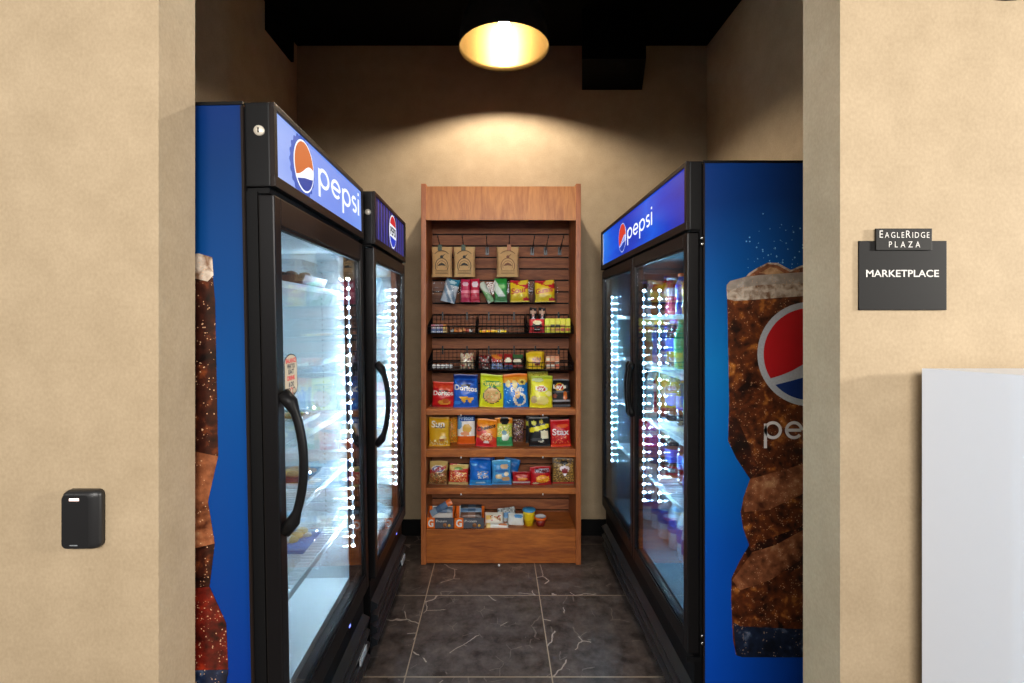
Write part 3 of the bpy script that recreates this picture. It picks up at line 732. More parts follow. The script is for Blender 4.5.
# row on the top board
k = SH[0]
bag(SB, 'red tortilla chip bag, leftmost on the top wooden shelf', C_, 431.5, 455, 382, 410, Yf, .05, '#c4161f', [('band', .55, 1, '#d93a24'), ('ell', .25, .5, .7, .25, '#e0502c'), ('tri', 0, .35, .5, .5, BK), ('tri', 0, .3, .22, .5, '#c4161f'), ('ell', .1, -.62, .55, .2, '#d89a3c'), ('ell', .25, -.5, .3, .2, '#b85a20'), ('band', -1, -.9, '#a01018')], [('Doritos', 0, .12, .84, WH)], z_floor=k, lean=1)
bag(SB, 'tall blue tortilla chip bag between the red and the yellow-green bag', C_, 453, 479, 374.5, 411, Yf - .01, .055, '#1456b8', [('band', .72, 1, '#0a2f80'), ('ell', 0, .55, .7, .12, '#0e3f94'), ('tri', .02, .38, .45, .45, BK), ('tri', .02, .3, .2, .42, '#1456b8'), ('tri', -.15, -.32, .42, .42, '#e8b02c'), ('tri', .35, -.42, .34, .34, '#d8962a'), ('ell', -.7, -.7, .3, .1, '#2f86d8')], [('Doritos', .02, .16, .86, WH, -.12)], z_floor=k, lean=-1)
bag(SB, 'yellow-green onion ring snack bag with a round picture of rings', C_, 478.5, 505, 374.5, 411, Yf, .055, '#d8dc20', [('band', .8, 1, '#c4cc18'), ('ell', 0, .42, .8, .2, '#4f9a48'), ('ell', 0, -.28, .72, .5, '#4a4a3c'), ('ell', 0, -.28, .66, .45, '#d8a868'), ('spk', -.55, .55, -.6, 0, .35, ['#e8c890', '#c08048', '#a8b86a'])], [('Funyuns', 0, .42, .8, '#f0e24c')], z_floor=k, lean=2)
bag(SB, 'blue and orange cheese puff bag in the middle of the top wooden shelf', C_, 503, 529.5, 374, 411, Yf - .01, .06, '#1474c8', [('band', .45, 1, '#ee9a24'), ('band', .78, 1, '#e87a1c'), ('ell', -.62, .42, .2, .22, '#f0d890'), ('ell', -.1, .38, .22, .24, '#f0d890'), ('ell', .5, .5, .34, .16, '#f0d060'), ('ell', .5, .5, .12, .1, BK), ('ell', .25, -.5, .5, .42, '#e8dcc4'), ('ell', .3, -.55, .3, .26, '#1474c8'), ('ell', .1, -.2, .18, .3, '#e0b070'), ('spk', -.9, .1, -.8, .2, .12, ['#a8d8f0', '#0c56a8'])], [('Puffs', .1, .08, .5, '#f6f0e0')], z_floor=k)
bag(SB, 'yellow potato chip bag with a red oval, leaning forward on the top shelf', C_, 529, 553, 376, 411.5, Yf - .02, .055, '#e4dc28', [('band', .8, 1, '#b4c42c'), ('ell', -.4, .75, .5, .14, '#d8dca0'), ('ell', -.08, .18, .46, .2, '#f0e8c0'), ('ell', -.08, .18, .4, .15, '#c02028'), ('ell', 0, -.55, .6, .28, '#f0e484'), ('ell', -.7, -.5, .25, .25, '#c0a878'), ('ell', .6, -.1, .3, .16, '#eee490')], [("Lay's", -.08, .18, .5, WH)], z_floor=k, lean=3, yaw=8)
bag(SB, 'olive chip bag half hidden behind the yellow red-oval bag', C_, 527, 549, 371.5, 405, Yf + .09, .04, '#b8a828', [('band', .5, 1, '#c8bc3c'), ('spk', -1, 1, .4, 1, .2, ['#8a7a1c', '#e0d45c'])], z_floor=k)
bag(SB, 'small black potato chip bag at the right end of the top wooden shelf', C_, 551, 571, 379.5, 409, Yf, .045, '#17181a', [('ell', -.1, .45, .5, .28, '#d8a828'), ('ell', -.1, .45, .42, .2, '#c02420'), ('band', .05, .12, '#55585c'), ('ell', .45, -.15, .22, .3, '#d06a1c'), ('ell', -.6, -.18, .2, .16, '#8a3a1c'), ('band', -.6, -.5, '#9a9ca0'), ('band', -.9, -.78, '#5a6068')], [("Lay's", -.1, .45, .62, WH)], z_floor=k)
b = MB(); b.box(-.02, .02, -.01, .01, 0, .022, M_acryl, .002); o = b.build('plastic_clip'); o.location = (WX(434, 3.01), 3.01, SH[0]); tag(o, 'small clear plastic clip in front of the red tortilla chip bag', 'clip')
# second board
k = SH[1]
bag(SB, 'yellow grain chip bag, leftmost on the second wooden shelf', C_, 428.5, 450.5, 417.5, 449.5, Yf, .055, '#dca81c', [('band', .85, 1, '#c08c14'), ('spk', -.9, .9, -.95, -.55, .3, ['#e8d8a0', '#c8902c']), ('ell', .4, -.4, .35, .14, '#e8c88c'), ('ell', .3, -.55, .3, .1, '#b8743c')], [('Sun', -.05, .55, .6, '#f4efe0'), ('Chips', .1, .36, .5, '#3a3a44')], z_floor=k)
bag(SB, 'orange bag half hidden behind the yellow grain chip bag', C_, 447, 459.5, 418, 440, Yf + .10, .04, '#d88a20', [('spk', -1, 1, -1, 1, .25, ['#b05c18', '#e8b04c', '#7a8a3c'])], z_floor=k, yaw=20)
bag(SB, 'blue, white and orange round tortilla chip bag standing far back', C_, 457, 476, 414.5, 445, Yf + .06, .045, '#e8e4dc', [('band', .55, 1, '#17499c'), ('band', -1, -.45, '#e0641c'), ('ell', .1, .05, .5, .3, '#e0b04c'), ('ell', -.1, -.3, .5, .14, '#e89c6c'), ('ell', -.75, .3, .3, .3, '#6aa0cc')], [('Fritos', 0, .74, .8, '#a8c4e8')], z_floor=k)
bag(SB, 'orange and red crunchy cheese snack bag on the second wooden shelf', C_, 475, 497, 419.5, 450, Yf - .01, .05, '#ec8c1c', [('band', -1, -.35, '#c8202c'), ('band', -.6, .1, '#d8402c', .5), ('ell', 0, -.3, .55, .34, '#e88c5c'), ('spk', -.6, .6, -.6, 0, .4, ['#f0c8a0', '#c83a24']), ('ell', 0, -.65, .3, .1, '#e8e0dc')], [('Cheetos', -.05, .42, .82, '#2c2418', .28)], z_floor=k, lean=3)
bag(SB, 'pale green and yellow snack bag with a dark top on the second shelf', C_, 494, 513, 418, 449, Yf + .01, .05, '#c8c43c', [('band', .6, 1, '#d8841c'), ('ell', .1, .8, .5, .3, BK), ('band', -1, -.35, '#3f9a5c'), ('spk', -.9, .9, -.3, .5, .4, ['#f0e8a0', '#8ab84c', '#e8d08c']), ('ell', .2, -.35, .4, .28, '#e8f0e0'), ('ell', .1, -.05, .3, .16, '#5a8aa0')], z_floor=k)
bag(SB, 'small dark brown bag tucked far back beside the green and yellow bag', C_, 511, 524, 420, 443, Yf + .12, .03, '#5a3a24', [('spk', -1, 1, -1, 1, .35, ['#2a1c14', '#a8643c', '#d8c8b0', '#7a5a8a'])], z_floor=k)
bag(SB, 'black popcorn bag with a yellow band on the second wooden shelf', C_, 529, 551, 417.5, 448.5, Yf, .055, '#202427', [('ell', -.5, .62, .22, .16, '#d8d060'), ('ell', .2, .7, .2, .14, '#c8b84c'), ('band', .12, .42, '#e8d820', -.15), ('box', .1, .8, -.45, .1, '#e0dcb8'), ('ell', .45, -.15, .34, .26, '#efe8c4'), ('ell', .1, -.6, .25, .12, '#c8c8b8'), ('ell', -.3, -.5, .6, .1, '#4a4e52')], z_floor=k, lean=-2)
bag(SB, 'second black popcorn bag mostly hidden behind the one with the yellow band', C_, 525.5, 541, 416, 443, Yf + .09, .035, '#1c1f22', [('band', .1, .45, '#c8bc20', .2), ('ell', 0, .65, .35, .12, '#8a8438')], z_floor=k)
bag(SB, 'red potato snack bag at the right end of the second wooden shelf', C_, 550.5, 571.5, 420, 450, Yf - .01, .05, '#c81c20', [('ell', .2, .55, .6, .14, '#e8602c'), ('spk', -.8, .8, -.75, -.1, .3, ['#e8743c', '#f0a060', '#a01014']), ('ell', -.1, .1, .6, .2, '#b8141c'), ('band', -.95, -.82, '#e05028')], [('Stax', 0, .12, .8, '#f0e4e0')], z_floor=k, lean=-2)
# third board
k = SH[2]
bag(SB, 'tan and brown ridged chip bag, leftmost on the third wooden shelf', C_, 428, 447.5, 461.5, 489, Yf, .045, '#8a6234', [('band', .3, 1, '#c8a860'), ('ell', 0, .35, .72, .32, '#e8dcc8'), ('ell', 0, .35, .62, .25, '#2a4a94'), ('ell', 0, .35, .5, .18, '#d8dce8'), ('spk', -.9, .9, -.9, 0, .5, ['#b88448', '#4a2c18', '#d8b078', '#a83420'])], [('Ruffles', 0, .35, .85, '#b02430', .4)], z_floor=k)
bag(SB, 'red and cream corn chip bag with a folded top on the third wooden shelf', C_, 448, 468.5, 464.5, 489, Yf, .045, '#c02c20', [('band', .5, 1, '#dcc070', -.15), ('ell', 0, .6, .5, .12, '#7a9a4c'), ('spk', -.8, .8, -.7, .3, .55, ['#e8903c', '#e8b070', '#d85c28', '#f0d4a0']), ('band', -1, -.72, '#dcc07c')], z_floor=k, lean=2)
bag(SB, 'plump royal blue snack mix bag on the third wooden shelf', C_, 469, 492, 458.5, 489, Yf - .01, .06, '#1466c4', [('band', .78, 1, '#0f4ba4'), ('band', -1, -.62, '#2a94dc'), ('ell', .2, -.15, .45, .3, '#3a84d0'), ('spk', -.3, .7, -.45, .1, .5, ['#c8a070', '#e8e0d0', '#7a94c8']), ('ell', -.55, .55, .3, .07, '#6ab4e8'), ('ell', 0, -.82, .5, .08, '#c8e4f4')], z_floor=k)
bag(SB, 'dark blue bag poking up behind the plump royal blue bag', C_, 474, 495, 455.5, 484, Yf + .10, .03, '#123f94', [('band', .7, 1, '#1c5cb8')], z_floor=k)
bag(SB, 'light blue cookie bag in the middle of the third wooden shelf', C_, 491.5, 512, 460.5, 489, Yf, .05, '#4a9ad4', [('band', .75, 1, '#5ab0e0'), ('ell', .3, .5, .4, .2, '#d8b088'), ('ell', 0, .15, .7, .14, '#2a6ab0'), ('ell', -.3, -.3, .35, .2, '#d8b88c'), ('ell', .4, -.5, .4, .2, '#c89c6c'), ('ell', .5, -.1, .25, .15, '#e8d0a8')], z_floor=k, lean=-1)
bag(SB, 'blue bag corner leaning behind the light blue cookie bag', C_, 500, 517, 458.5, 482, Yf + .10, .03, '#1c64b0', [('band', .6, 1, '#2a7cc8')], z_floor=k, lean=12)
bag(SB, 'short dark red snack bag on the third shelf, lowest of its row', C_, 512, 531, 472, 489, Yf, .04, '#a4141c', [('ell', 0, .4, .7, .3, '#c8584c'), ('ell', .1, -.05, .6, .22, '#e08c38'), ('band', -.75, -.45, '#c8c0b8')], z_floor=k)
bag(SB, 'red cheese cracker bag with orange squares on the third wooden shelf', C_, 530, 552, 467, 489, Yf - .01, .045, '#b8121c', [('box', -.55, .85, .4, .8, '#a8a4b0'), ('ell', .15, -.3, .65, .42, '#e8941c'), ('spk', -.4, .8, -.65, 0, .4, ['#f0b83c', '#d8681c']), ('ell', -.5, -.75, .3, .12, '#e8dca8')], [('Cheez', .15, .6, .66, '#5a0a14')], z_floor=k)
bag(SB, 'brown and gold bag with a white diamond at the right end of the third shelf', C_, 552, 575, 458.5, 489, Yf, .04, '#8a6a34', [('band', .6, 1, '#6a5a48'), ('spk', -.95, .95, -.8, .9, .5, ['#b8903c', '#5a3a1c', '#c8a868', '#3a2a1c']), ('tri', .1, .25, .5, .62, '#e8dce0'), ('tri', .1, .6, .0001, .1, WH), ('ell', .1, .22, .46, .22, '#e8dce0'), ('ell', .1, .05, .3, .2, '#8a2a30'), ('ell', .1, .65, .35, .16, BK), ('band', -.95, -.82, '#b8202c')], z_floor=k)

# ---- bottom board: bar boxes, small packs, cup, bowl
k = SH[3]
M_or = mat('#e8701c', .4, name='orange card'); M_gd = mat('#4a4e58', .4, name='charcoal card'); M_wh = mat('#e4e2de', .5, name='white card'); M_br = mat('#8a5a34', .6, var=.3, scale=90, name='chocolate picture')
def bar_box(label, px0, px1, bars):
    Yb = 2.998; x0, x1 = max(WX(px0, Yb), xi0 + .003), WX(px1, Yb); w = x1 - x0; d = .12; hf = WZ(518, Yb) - k; hb = WZ(505.8, Yb + d) - k
    r = empty('bar_box', label, 'snack box', ((x0 + x1) / 2, Yb, k))
    a = -w / 2
    b = MB(); b.box(a, a + w * .30, 0, .003, 0, hf, M_or); b.box(a + w * .30, a + w, 0, .003, 0, hf, M_gd)
    b.box(a, a + w, 0, d, 0, .003, M_wh); b.box(a + w * .12, a + w * .9, d - .003, d, 0, hb, M_wh); b.box(a, a + w * .12, d - .003, d, 0, hb, M_or); b.box(a + w * .9, a + w, d - .003, d, 0, hb, M_or)
    for q in (a, a + w - .003): b.prism([(0.003, 0), (d - .003, 0), (d - .003, hb), (0.02, hf * 1.05), (.003, hf)], q, q + .003, M_or, 'x')
    b.build('carton', r)
    text_obj('lettering', 'G', .06, M_wh, r, lambda u, v: (a + w * .15 + u, -.001, hf * .52 + v), width=w * .2, bold=.002)
    text_obj('lettering', 'Protein', .02, M_wh, r, lambda u, v: (a + w * .55 + u, -.001, hf * .72 + v), width=w * .4)
    MB().lathe([(0, -.0015), (.013, -.0015), (.013, 0), (0, 0)], M_br, (a + w * .68, 0, hf * .33), axis='y', seg=12).lathe([(0, -.0015), (.009, -.0015), (.009, 0), (0, 0)], mat('#d8a850', .5), (a + w * .84, 0, hf * .3), axis='y', seg=12).build('printed_picture', r)
    return r, a, w, hf, d
r1, *_ = bar_box('orange and charcoal protein bar box at the left end of the bottom shelf', 424, 453.5, 0)
r2, a2, w2, hf2, d2 = bar_box('orange and charcoal protein bar box, the right one of the pair', 454.5, 484, 0)
def wrapper(label, x, y, z, L, Wd, T, cols, rot, cat='snack bar', name='snack_bar', group=None):
    mb = MB(); n = 14
    for side in (1, -1):
        G = [[mb.bm.verts.new(((-1 + 2 * i / n) * L / 2, (-1 + 2 * j / 4) * Wd / 2, side * (T / 2 * (1 - abs(-1 + 2 * i / n) ** 6) * (1 - abs(-1 + 2 * j / 4) ** 3) + .0002))) for i in range(n + 1)] for j in range(5)]
        for j in range(4):
            for i in range(n):
                q = (G[j][i], G[j][i + 1], G[j + 1][i + 1], G[j + 1][i]); f = mb.bm.faces.new(q if side == 1 else q[::-1]); f.smooth = True
                f.material_index = mb.mi(shade_mat(cols[int(i / n * len(cols))]))
    o = mb.build(name); o.location = (x, y, z); o.rotation_euler = rot
    return tag(o, label, cat, group)
for q, (lab, cols) in enumerate((('dark bar lying highest in the right protein bar box', ['#2c2c30', '#3a4654', '#2c2c30']), ('blue-grey bar lying in the middle of the right protein bar box', ['#5a7898', '#46607c', '#7a94ac']), ('brown bar lying lowest at the front of the right protein bar box', ['#6a4a3c', '#8a6a5c', '#4a3a34']))):
    wrapper(lab, WX(471, 3.06), 3.085 - q * .020, k + .098 - q * .016, .13, .034, .014, cols, (math.radians(50), 0, 0))
wrapper('blue-grey bar sticking up out of the left protein bar box', WX(441, 3.06), 3.06, k + .105, .15, .038, .016, ['#8aa0b4', '#4a6484', '#5a7494', '#e06a24'], (math.radians(70), math.radians(-32), 0))
wrapper('second bar lying deeper in the left protein bar box', WX(443, 3.08), 3.075, k + .085, .12, .034, .014, ['#3a5070', '#4a6484', '#6a7484'], (math.radians(50), 0, 0))
bag('snack_pack', 'white nut pack with a brown picture beside the right bar box', 'snack pack', 484, 504, 513, 531, 3.045, .035, '#e8e0d0', [('box', -.9, -.3, -.2, .5, '#e8c468'), ('spk', -.5, .7, -.3, .5, .45, ['#a86a3c', '#d8a870', '#8a4a28', '#c83a2c'])], z_floor=k, back=.5, n=(14, 12))
bag('snack_pack', 'flat yellow and white pack lying along the bottom shelf edge', 'snack pack', 485, 509, 523, 533, 3.01, .02, '#ece8e0', [('ell', .5, .2, .4, .5, '#d88a5c'), ('box', -1, -.5, -1, 1, '#f0d890')], z_floor=k, back=.8, n=(14, 8))
bag('snack_pack', 'silver and blue foil pack lying behind the white packs', 'snack pack', 498, 517, 508, 524, 3.11, .03, '#b8c0c0', [('ell', .1, -.2, .6, .4, '#5a94c8'), ('spk', -1, 1, .2, 1, .4, ['#8a9090', '#dcdfe0'])], z_floor=k, back=.6, lean=-8, n=(14, 10))
bag('snack_pack', 'white pack with a blue stripe leaning beside the yellow cup', 'snack pack', 507, 524, 514, 530, 3.05, .03, '#d8dad4', [('ell', .3, .5, .6, .3, '#5a9cd4'), ('band', -.3, -.1, '#b8b4a4')], z_floor=k, back=.5, lean=5, n=(14, 10))
def cup(label, px, Yb, prof, mats, cat, name, lid=None):
    r = empty(name, label, cat, (WX(px, Yb), Yb, k)); MB().lathe(prof, mats, seg=28).build('cup_body', r)
    if lid: MB().lathe(lid[0], lid[1], seg=28).build('lid', r)
M_y = mat('#e8c81c', .4, name='yellow cup print'); M_lid = mat('#4aa4d8', .35, name='blue lid'); M_bowl = mat('#7a1f18', .4, name='dark red bowl'); M_rimo = mat('#e0641c', .4, name='orange rim')
cup('yellow snack cup with a light blue lid on the bottom shelf', 529, 3.06, [(0, 0), (.026, 0), (.031, .032), (.034, .036), (.036, .074), (.037, .088), (0, .088)], [M_y, M_y, mat('#c8a018', .4), M_y, M_y, M_y], 'snack cup', 'snack_cup', ([(0, .0885), (.040, .0885), (.041, .094), (.036, .098), (0, .098)], M_lid))
cup('low dark red bowl with an orange rim at the right on the bottom shelf', 540.5, 3.05, [(0, 0), (.024, 0), (.034, .04), (0, .04)], M_bowl, 'snack bowl', 'snack_bowl', ([(0, .0405), (.038, .0405), (.039, .052), (.034, .056), (.030, .05), (0, .05)], [M_rimo, M_rimo, M_rimo, M_wh, M_wh]))

# ---- peg hooks and kraft bags
M_hk = mat('#1c1c1e', .3, .6, name='black wire')
hooks = []
HN = ['carrying the leftmost kraft bag', 'carrying the second kraft bag', 'empty, between the second and third kraft bags', 'carrying the kraft bag in the middle', 'empty, first to the right of the kraft bags', 'empty, middle of the right three', 'empty, rightmost of the row']
for k_, (px, ln) in enumerate(zip((440, 463.5, 487, 509, 533, 546.5, 561), HN)):
    x = WX(px, 3.2); r = empty('display_hook', 'black wire display hook ' + ln, 'display hook', (x, YP, WZ(250, YP)), group='display hooks at the top of the stand')
    MB().box(-.012, .012, -.004, -.0005, -.035, .018, M_hk, .001).build('hook_plate', r)
    L = .19
    MB().tube([(0, -.003, 0), (0, -.06, .016), (0, -L + .02, .046), (0, -L, .052), (0, -L - .004, .064)], .0028, M_hk, 8).build('hook_wire', r)
    MB().tube([(0, -.003, -.02), (0, -.1, .008), (0, -.13, .030)], .002, M_hk, 6).build('hook_brace', r)
    hooks.append(x)
M_kr = mat('#cda36c', .75, var=.18, scale=60, name='kraft paper'); M_krd = mat('#c49c68', .75, name='kraft paper panel', var=.15, scale=50); M_ink = mat('#16180f', .6, name='dark ink'); M_inkb = mat('#7a4a2c', .6, name='brown ink'); M_cl = mat('#1f3f28', .5, name='dark green clip')
for px0, px1, hx, ink, lab in ((431.5, 452.5, 440, M_ink, 'kraft paper snack bag with dark emblem, leftmost on the hooks'), (453.5, 475.5, 463.5, M_ink, 'kraft paper snack bag with dark emblem, second from the left on the hooks'), (496.5, 519, 509, M_inkb, 'kraft paper snack bag with brown printing on the middle hook')):
    Yk = 3.12; w = (px1 - px0) * Yk / F; zt_, zb_ = WZ(247, Yk), WZ(277, Yk); h = zt_ - zb_; cx = (WX(px0, Yk) + WX(px1, Yk)) / 2
    r = empty('kraft_bag', lab, 'snack bag', (cx, Yk, zb_), (math.radians(2), 0, 0), 'kraft paper bags on the hooks')
    mb = MB(); D = .03; nu, nv = 14, 14
    for side in (1, -1):
        G = [[mb.bm.verts.new(((-1 + 2 * i / nu) * w / 2 * (1 - .03 * math.sin(PI * j / nv)), -side * (.001 + D / 2 * (max(0, 1 - (-1 + 2 * i / nu) ** 4)) * max(0, math.sin(PI * min(1, (j / nv) * 1.15))) ** .6) if 0 < i < nu else 0, h * j / nv)) for i in range(nu + 1)] for j in range(nv + 1)]
        for j in range(nv):
            for i in range(nu):
                q = (G[j][i], G[j][i + 1], G[j + 1][i + 1], G[j + 1][i]); f = mb.bm.faces.new(q if side == 1 else q[::-1]); f.smooth = True; f.material_index = mb.mi(M_kr)
    bmesh.ops.remove_doubles(mb.bm, verts=mb.bm.verts, dist=1e-5); mb.build('bag_body', r)
    e = MB(); yy = -D / 2 - .003; fnk = lambda a, c: (a, yy, c)
    stroke(arc(0, h * .36, w * .3, h * .26, -30, 210, 20), .004, e, ink, fnk)
    stroke(arc(0, h * .36, w * .22, h * .17, -20, 200, 16), .0025, e, ink, fnk)
    poly(e, [(-w * .2, h * .36), (-w * .1, h * .44), (0, h * .47), (w * .12, h * .43), (w * .2, h * .36), (0, h * .38)], ink, fnk)
    poly(e, circle_pts(0, h * .66, .010, 10), ink, fnk); poly(e, [(.004, h * .7), (.024, h * .76), (.012, h * .69)], ink, fnk)
    for q in (.06, .11, .16): stroke([(-w * .3, h * (.05 + q)), (w * .3, h * (.05 + q))], .0018, e, ink, fnk)
    stroke(arc(0, h * .55, w * .42, h * .32, 40, 140, 12), .003, e, ink, fnk)
    for sx in (-1, 1): stroke([(sx * w * .43, h * .06), (sx * w * .43, h * .82)], .0012, e, ink, fnk)
    e.build('printed_emblem', r, recalc=False)
    MB().box(-.013 + WX(hx, Yk) - cx, .013 + WX(hx, Yk) - cx, -.004, .004, h - .024, h + .014, M_cl if ink is M_ink else mat('#b06a3c', .5, name='brown clip'), .002).build('hang_tab', r)

# ---- acrylic bins
M_pk = [shade_mat(c) for c in ('#3f8fb8',)]
bins = [(432, 453.5), (458.5, 479.5), (486, 508), (508.5, 531), (533.5, 557.5)]
BNAME = ['leftmost of the row, holding the blue and white pouch', 'holding the two pink and red pouches', 'holding the green and white pouch', 'holding the left yellow candy pouch', 'rightmost of the row, holding the right yellow candy pouch']
zbn = WZ(302.5, 3.12)
for (p0, p1), ln in zip(bins, BNAME):
    Yb = 3.10; w = (p1 - p0) * Yb / F; cx = (WX(p0, Yb) + WX(p1, Yb)) / 2
    b = MB(); y0_, y1_ = 0, YP - Yb - .002; q = .003
    b.box(-w / 2, w / 2, y0_, y1_, 0, q, M_acryl); b.box(-w / 2, w / 2, y1_ - q, y1_, q, .14, M_acryl); b.box(-w / 2, w / 2, y0_, y0_ + q, q, .05, M_acryl)
    for sx in (-w / 2, w / 2 - q): b.prism([(y0_ + q, q), (y1_ - q, q), (y1_ - q, .14), (y0_ + .06, .13), (y0_ + q, .10)], sx, sx + q, M_acryl, 'x')
    o = b.build('acrylic_bin'); o.location = (cx, Yb, zbn); tag(o, 'clear acrylic candy bin ' + ln, 'bin', 'clear acrylic bins on the slatwall')
zi_ = zbn + .004; CP = 'candy_pouch'; CC = 'candy pouch'
bag(CP, 'blue and white gum pouch leaning in the leftmost acrylic bin', CC, 440, 455, 278, 302, 3.16, .03, '#c8d4dc', [('band', .45, 1, '#2f86a0'), ('ell', 0, .7, .6, .16, '#c4e4ec'), ('band', -.9, .3, '#7f9ab0', .9), ('band', -.5, -.2, '#e4ecf0', .9)], z_floor=zi_, lean=14, n=(14, 18))
bag(CP, 'pink and red candy pouch, left of the pair in the second bin', CC, 460.5, 470.5, 279, 301.5, 3.15, .03, '#c41f4c', [('ell', 0, .55, .6, .22, '#e8b8c4'), ('band', -.2, 0, '#e88494'), ('band', -.65, -.4, '#e05a6c')], z_floor=zi_, n=(12, 16))
bag(CP, 'pink and red candy pouch, right of the pair in the second bin', CC, 470, 480, 278.5, 301.5, 3.155, .03, '#c81c3c', [('ell', 0, .5, .7, .25, '#f0e0e4'), ('band', -.3, -.05, '#e8909c'), ('band', -.7, -.5, '#d84858')], z_floor=zi_, n=(12, 16))
bag(CP, 'green and white mint pouch in the third acrylic bin', CC, 494, 507.5, 278, 302, 3.16, .03, '#3fa04c', [('band', .55, 1, '#2f9a3c'), ('ell', 0, .25, .7, .2, '#8ad078'), ('band', -.8, .1, '#dce4d4', .8), ('band', -1, -.6, '#4a8a4c')], z_floor=zi_, n=(14, 18))
bag(CP, 'white and green stick pack leaning at the left of the third bin', CC, 488, 495, 280, 301, 3.16, .015, '#d0d8c8', [('band', -1, 0, '#7ab068', .5)], z_floor=zi_, lean=-28, n=(8, 14))
for (p0, p1, lab, ww) in ((510, 529.5, 'yellow and red candy pouch in the fourth acrylic bin', 'Sour'), (534.5, 555.5, 'yellow and red candy pouch in the rightmost acrylic bin', 'Gummi')):
    bag(CP, lab, CC, p0, p1, 280, 302, 3.15, .035, '#efc81c', [('band', .5, 1, '#c41c28', .35), ('ell', .4, .75, .5, .2, '#f0d040'), ('ell', .7, -.75, .35, .14, '#c8202c')], [(ww, -.05, .05, .8, '#c03a2c', .15)], z_floor=zi_, n=(16, 18))

# ---- wire baskets
M_wire = mat('#101012', .35, .4, name='black basket wire')
rows = [(333.5, 314.5, 'upper'), (370, 350, 'lower')]
secs = [(427.5, 475.5, 'left'), (477, 526.5, 'middle'), (528, 573.5, 'right')]
BZ = {}
for pyb, pyt, rn in rows:
    zb_ = WZ(pyb, 3.03); zt_ = zb_ + .115; BZ[rn] = zb_ + .004
    for p0, p1, sn in secs:
        Yb = 3.03; x0, x1 = WX(p0, Yb), WX(p1, Yb); x0 = max(x0, xi0 + .004); x1 = min(x1, xi1 - .004); w = x1 - x0; dp_ = YP - Yb - .004
        r = empty('wire_basket', 'black wire basket, %s one of the %s basket row on the slatwall' % (sn, rn), 'wire basket', ((x0 + x1) / 2, Yb, zb_), group='black wire baskets on the slatwall')
        a = w / 2; hf = .045; hb = .115; rw = .0016
        MB().tube([(-a, 0, hf), (a, 0, hf), (a, dp_, hb), (-a, dp_, hb), (-a, 0, hf)], .0028, M_wire, 6).tube([(-a, 0, 0), (a, 0, 0), (a, dp_, 0), (-a, dp_, 0), (-a, 0, 0)], .003, M_wire, 6).build('rim', r)
        m = MB(); n = int(w / .026)
        for k_ in range(n + 1): xx = -a + w * k_ / n; m.tube([(xx, 0, 0), (xx, 0, hf)], rw, M_wire, 4)
        m.tube([(-a, 0, .022), (a, 0, .022)], rw, M_wire, 4); m.build('front_grid', r)
        m = MB()
        for k_ in range(n + 1): xx = -a + w * k_ / n; m.tube([(xx, dp_, 0), (xx, dp_, hb)], rw, M_wire, 4)
        for zz in (.03, .06, .09): m.tube([(-a, dp_, zz), (a, dp_, zz)], rw, M_wire, 4)
        m.build('back_grid', r)
        m = MB(); m.box(-a, a, .001, dp_ - .001, -.001, .001, M_wire); m.build('basket_floor', r)
        for sx in (-a, a):
            m = MB()
            for k_ in range(10): yy = dp_ * k_ / 10; m.tube([(sx, yy, 0), (sx, yy, hf + (hb - hf) * k_ / 10)], rw, M_wire, 4)
            for zz in (.02, .04): m.tube([(sx, 0, zz), (sx, dp_, zz)], rw, M_wire, 4)
            m.build('side_grid', r)
        for xx in (-a * .55, a * .55): MB().box(xx - .005, xx + .005, dp_ - .004, dp_ + .002, .08, .135, M_wire).build('hanger', r)

def small_box(name, lab, cat, px, py_w, py_h, Yb, z, d, cols, group=None, rot=0):
    w = py_w * Yb / F; h = py_h * Yb / F
    b = MB(); n = len(cols)
    b.box(-w / 2, w / 2, 0, d, 0, h, shade_mat(cols[0]), min(w, h) * .12)
    for k_, c in enumerate(cols[1:]):
        b.box(-w * .42, w * .42, -.0012, 0, h * (.12 + .76 * k_ / (n - 1)), h * (.12 + .76 * (k_ + .8) / (n - 1)), shade_mat(c))
    o = b.build(name); o.location = (WX(px, Yb), Yb, z); o.rotation_euler = (0, 0, rot); return tag(o, lab, cat, group)
zu, zl = BZ['upper'], BZ['lower']
ordn = ['first', 'second', 'third', 'fourth']
for i in range(4):
    small_box('gum_pack', 'small gum pack, %s from the left in the bottom layer of the upper left basket' % ordn[i], 'gum pack', 433 + 3.9 * i, 3.6, 4.0, 3.06, zu, .06, [['#7a94c8', '#dce4f0', '#4a6ab8'], ['#7a94c8', '#dce4f0', '#4a6ab8'], ['#5a74c0', '#dce4f0', '#4a5ab8'], ['#d8b868', '#f0e0b0', '#b88438']][i], 'gum packs in the upper left basket')
    small_box('gum_pack', 'small gum pack, %s from the left in the top layer of the upper left basket' % ordn[i], 'gum pack', 433 + 3.9 * i, 3.6, 3.9, 3.06, zu + .0255, .06, [['#c88494', '#e8dce0', '#c04c5c'], ['#b0b4bc', '#e8e8ec', '#c84c5c'], ['#b88ca0', '#e8dce0', '#b04c6c'], ['#e08a2c', '#f4d070', '#c85a1c']][i], 'gum packs in the upper left basket')
wrapper('orange and silver candy bar lying left in the upper left basket', WX(456.5, 3.07), 3.07, zu + .012, .075, .03, .02, ['#a8b4b8', '#d88a3c', '#c87a4c', '#d8a060'], (math.radians(20), 0, 0))
wrapper('red and silver candy bar lying right in the upper left basket', WX(467, 3.07), 3.075, zu + .013, .065, .03, .02, ['#c88a50', '#b84a3c', '#b8c0c8'], (math.radians(20), math.radians(4), 0))
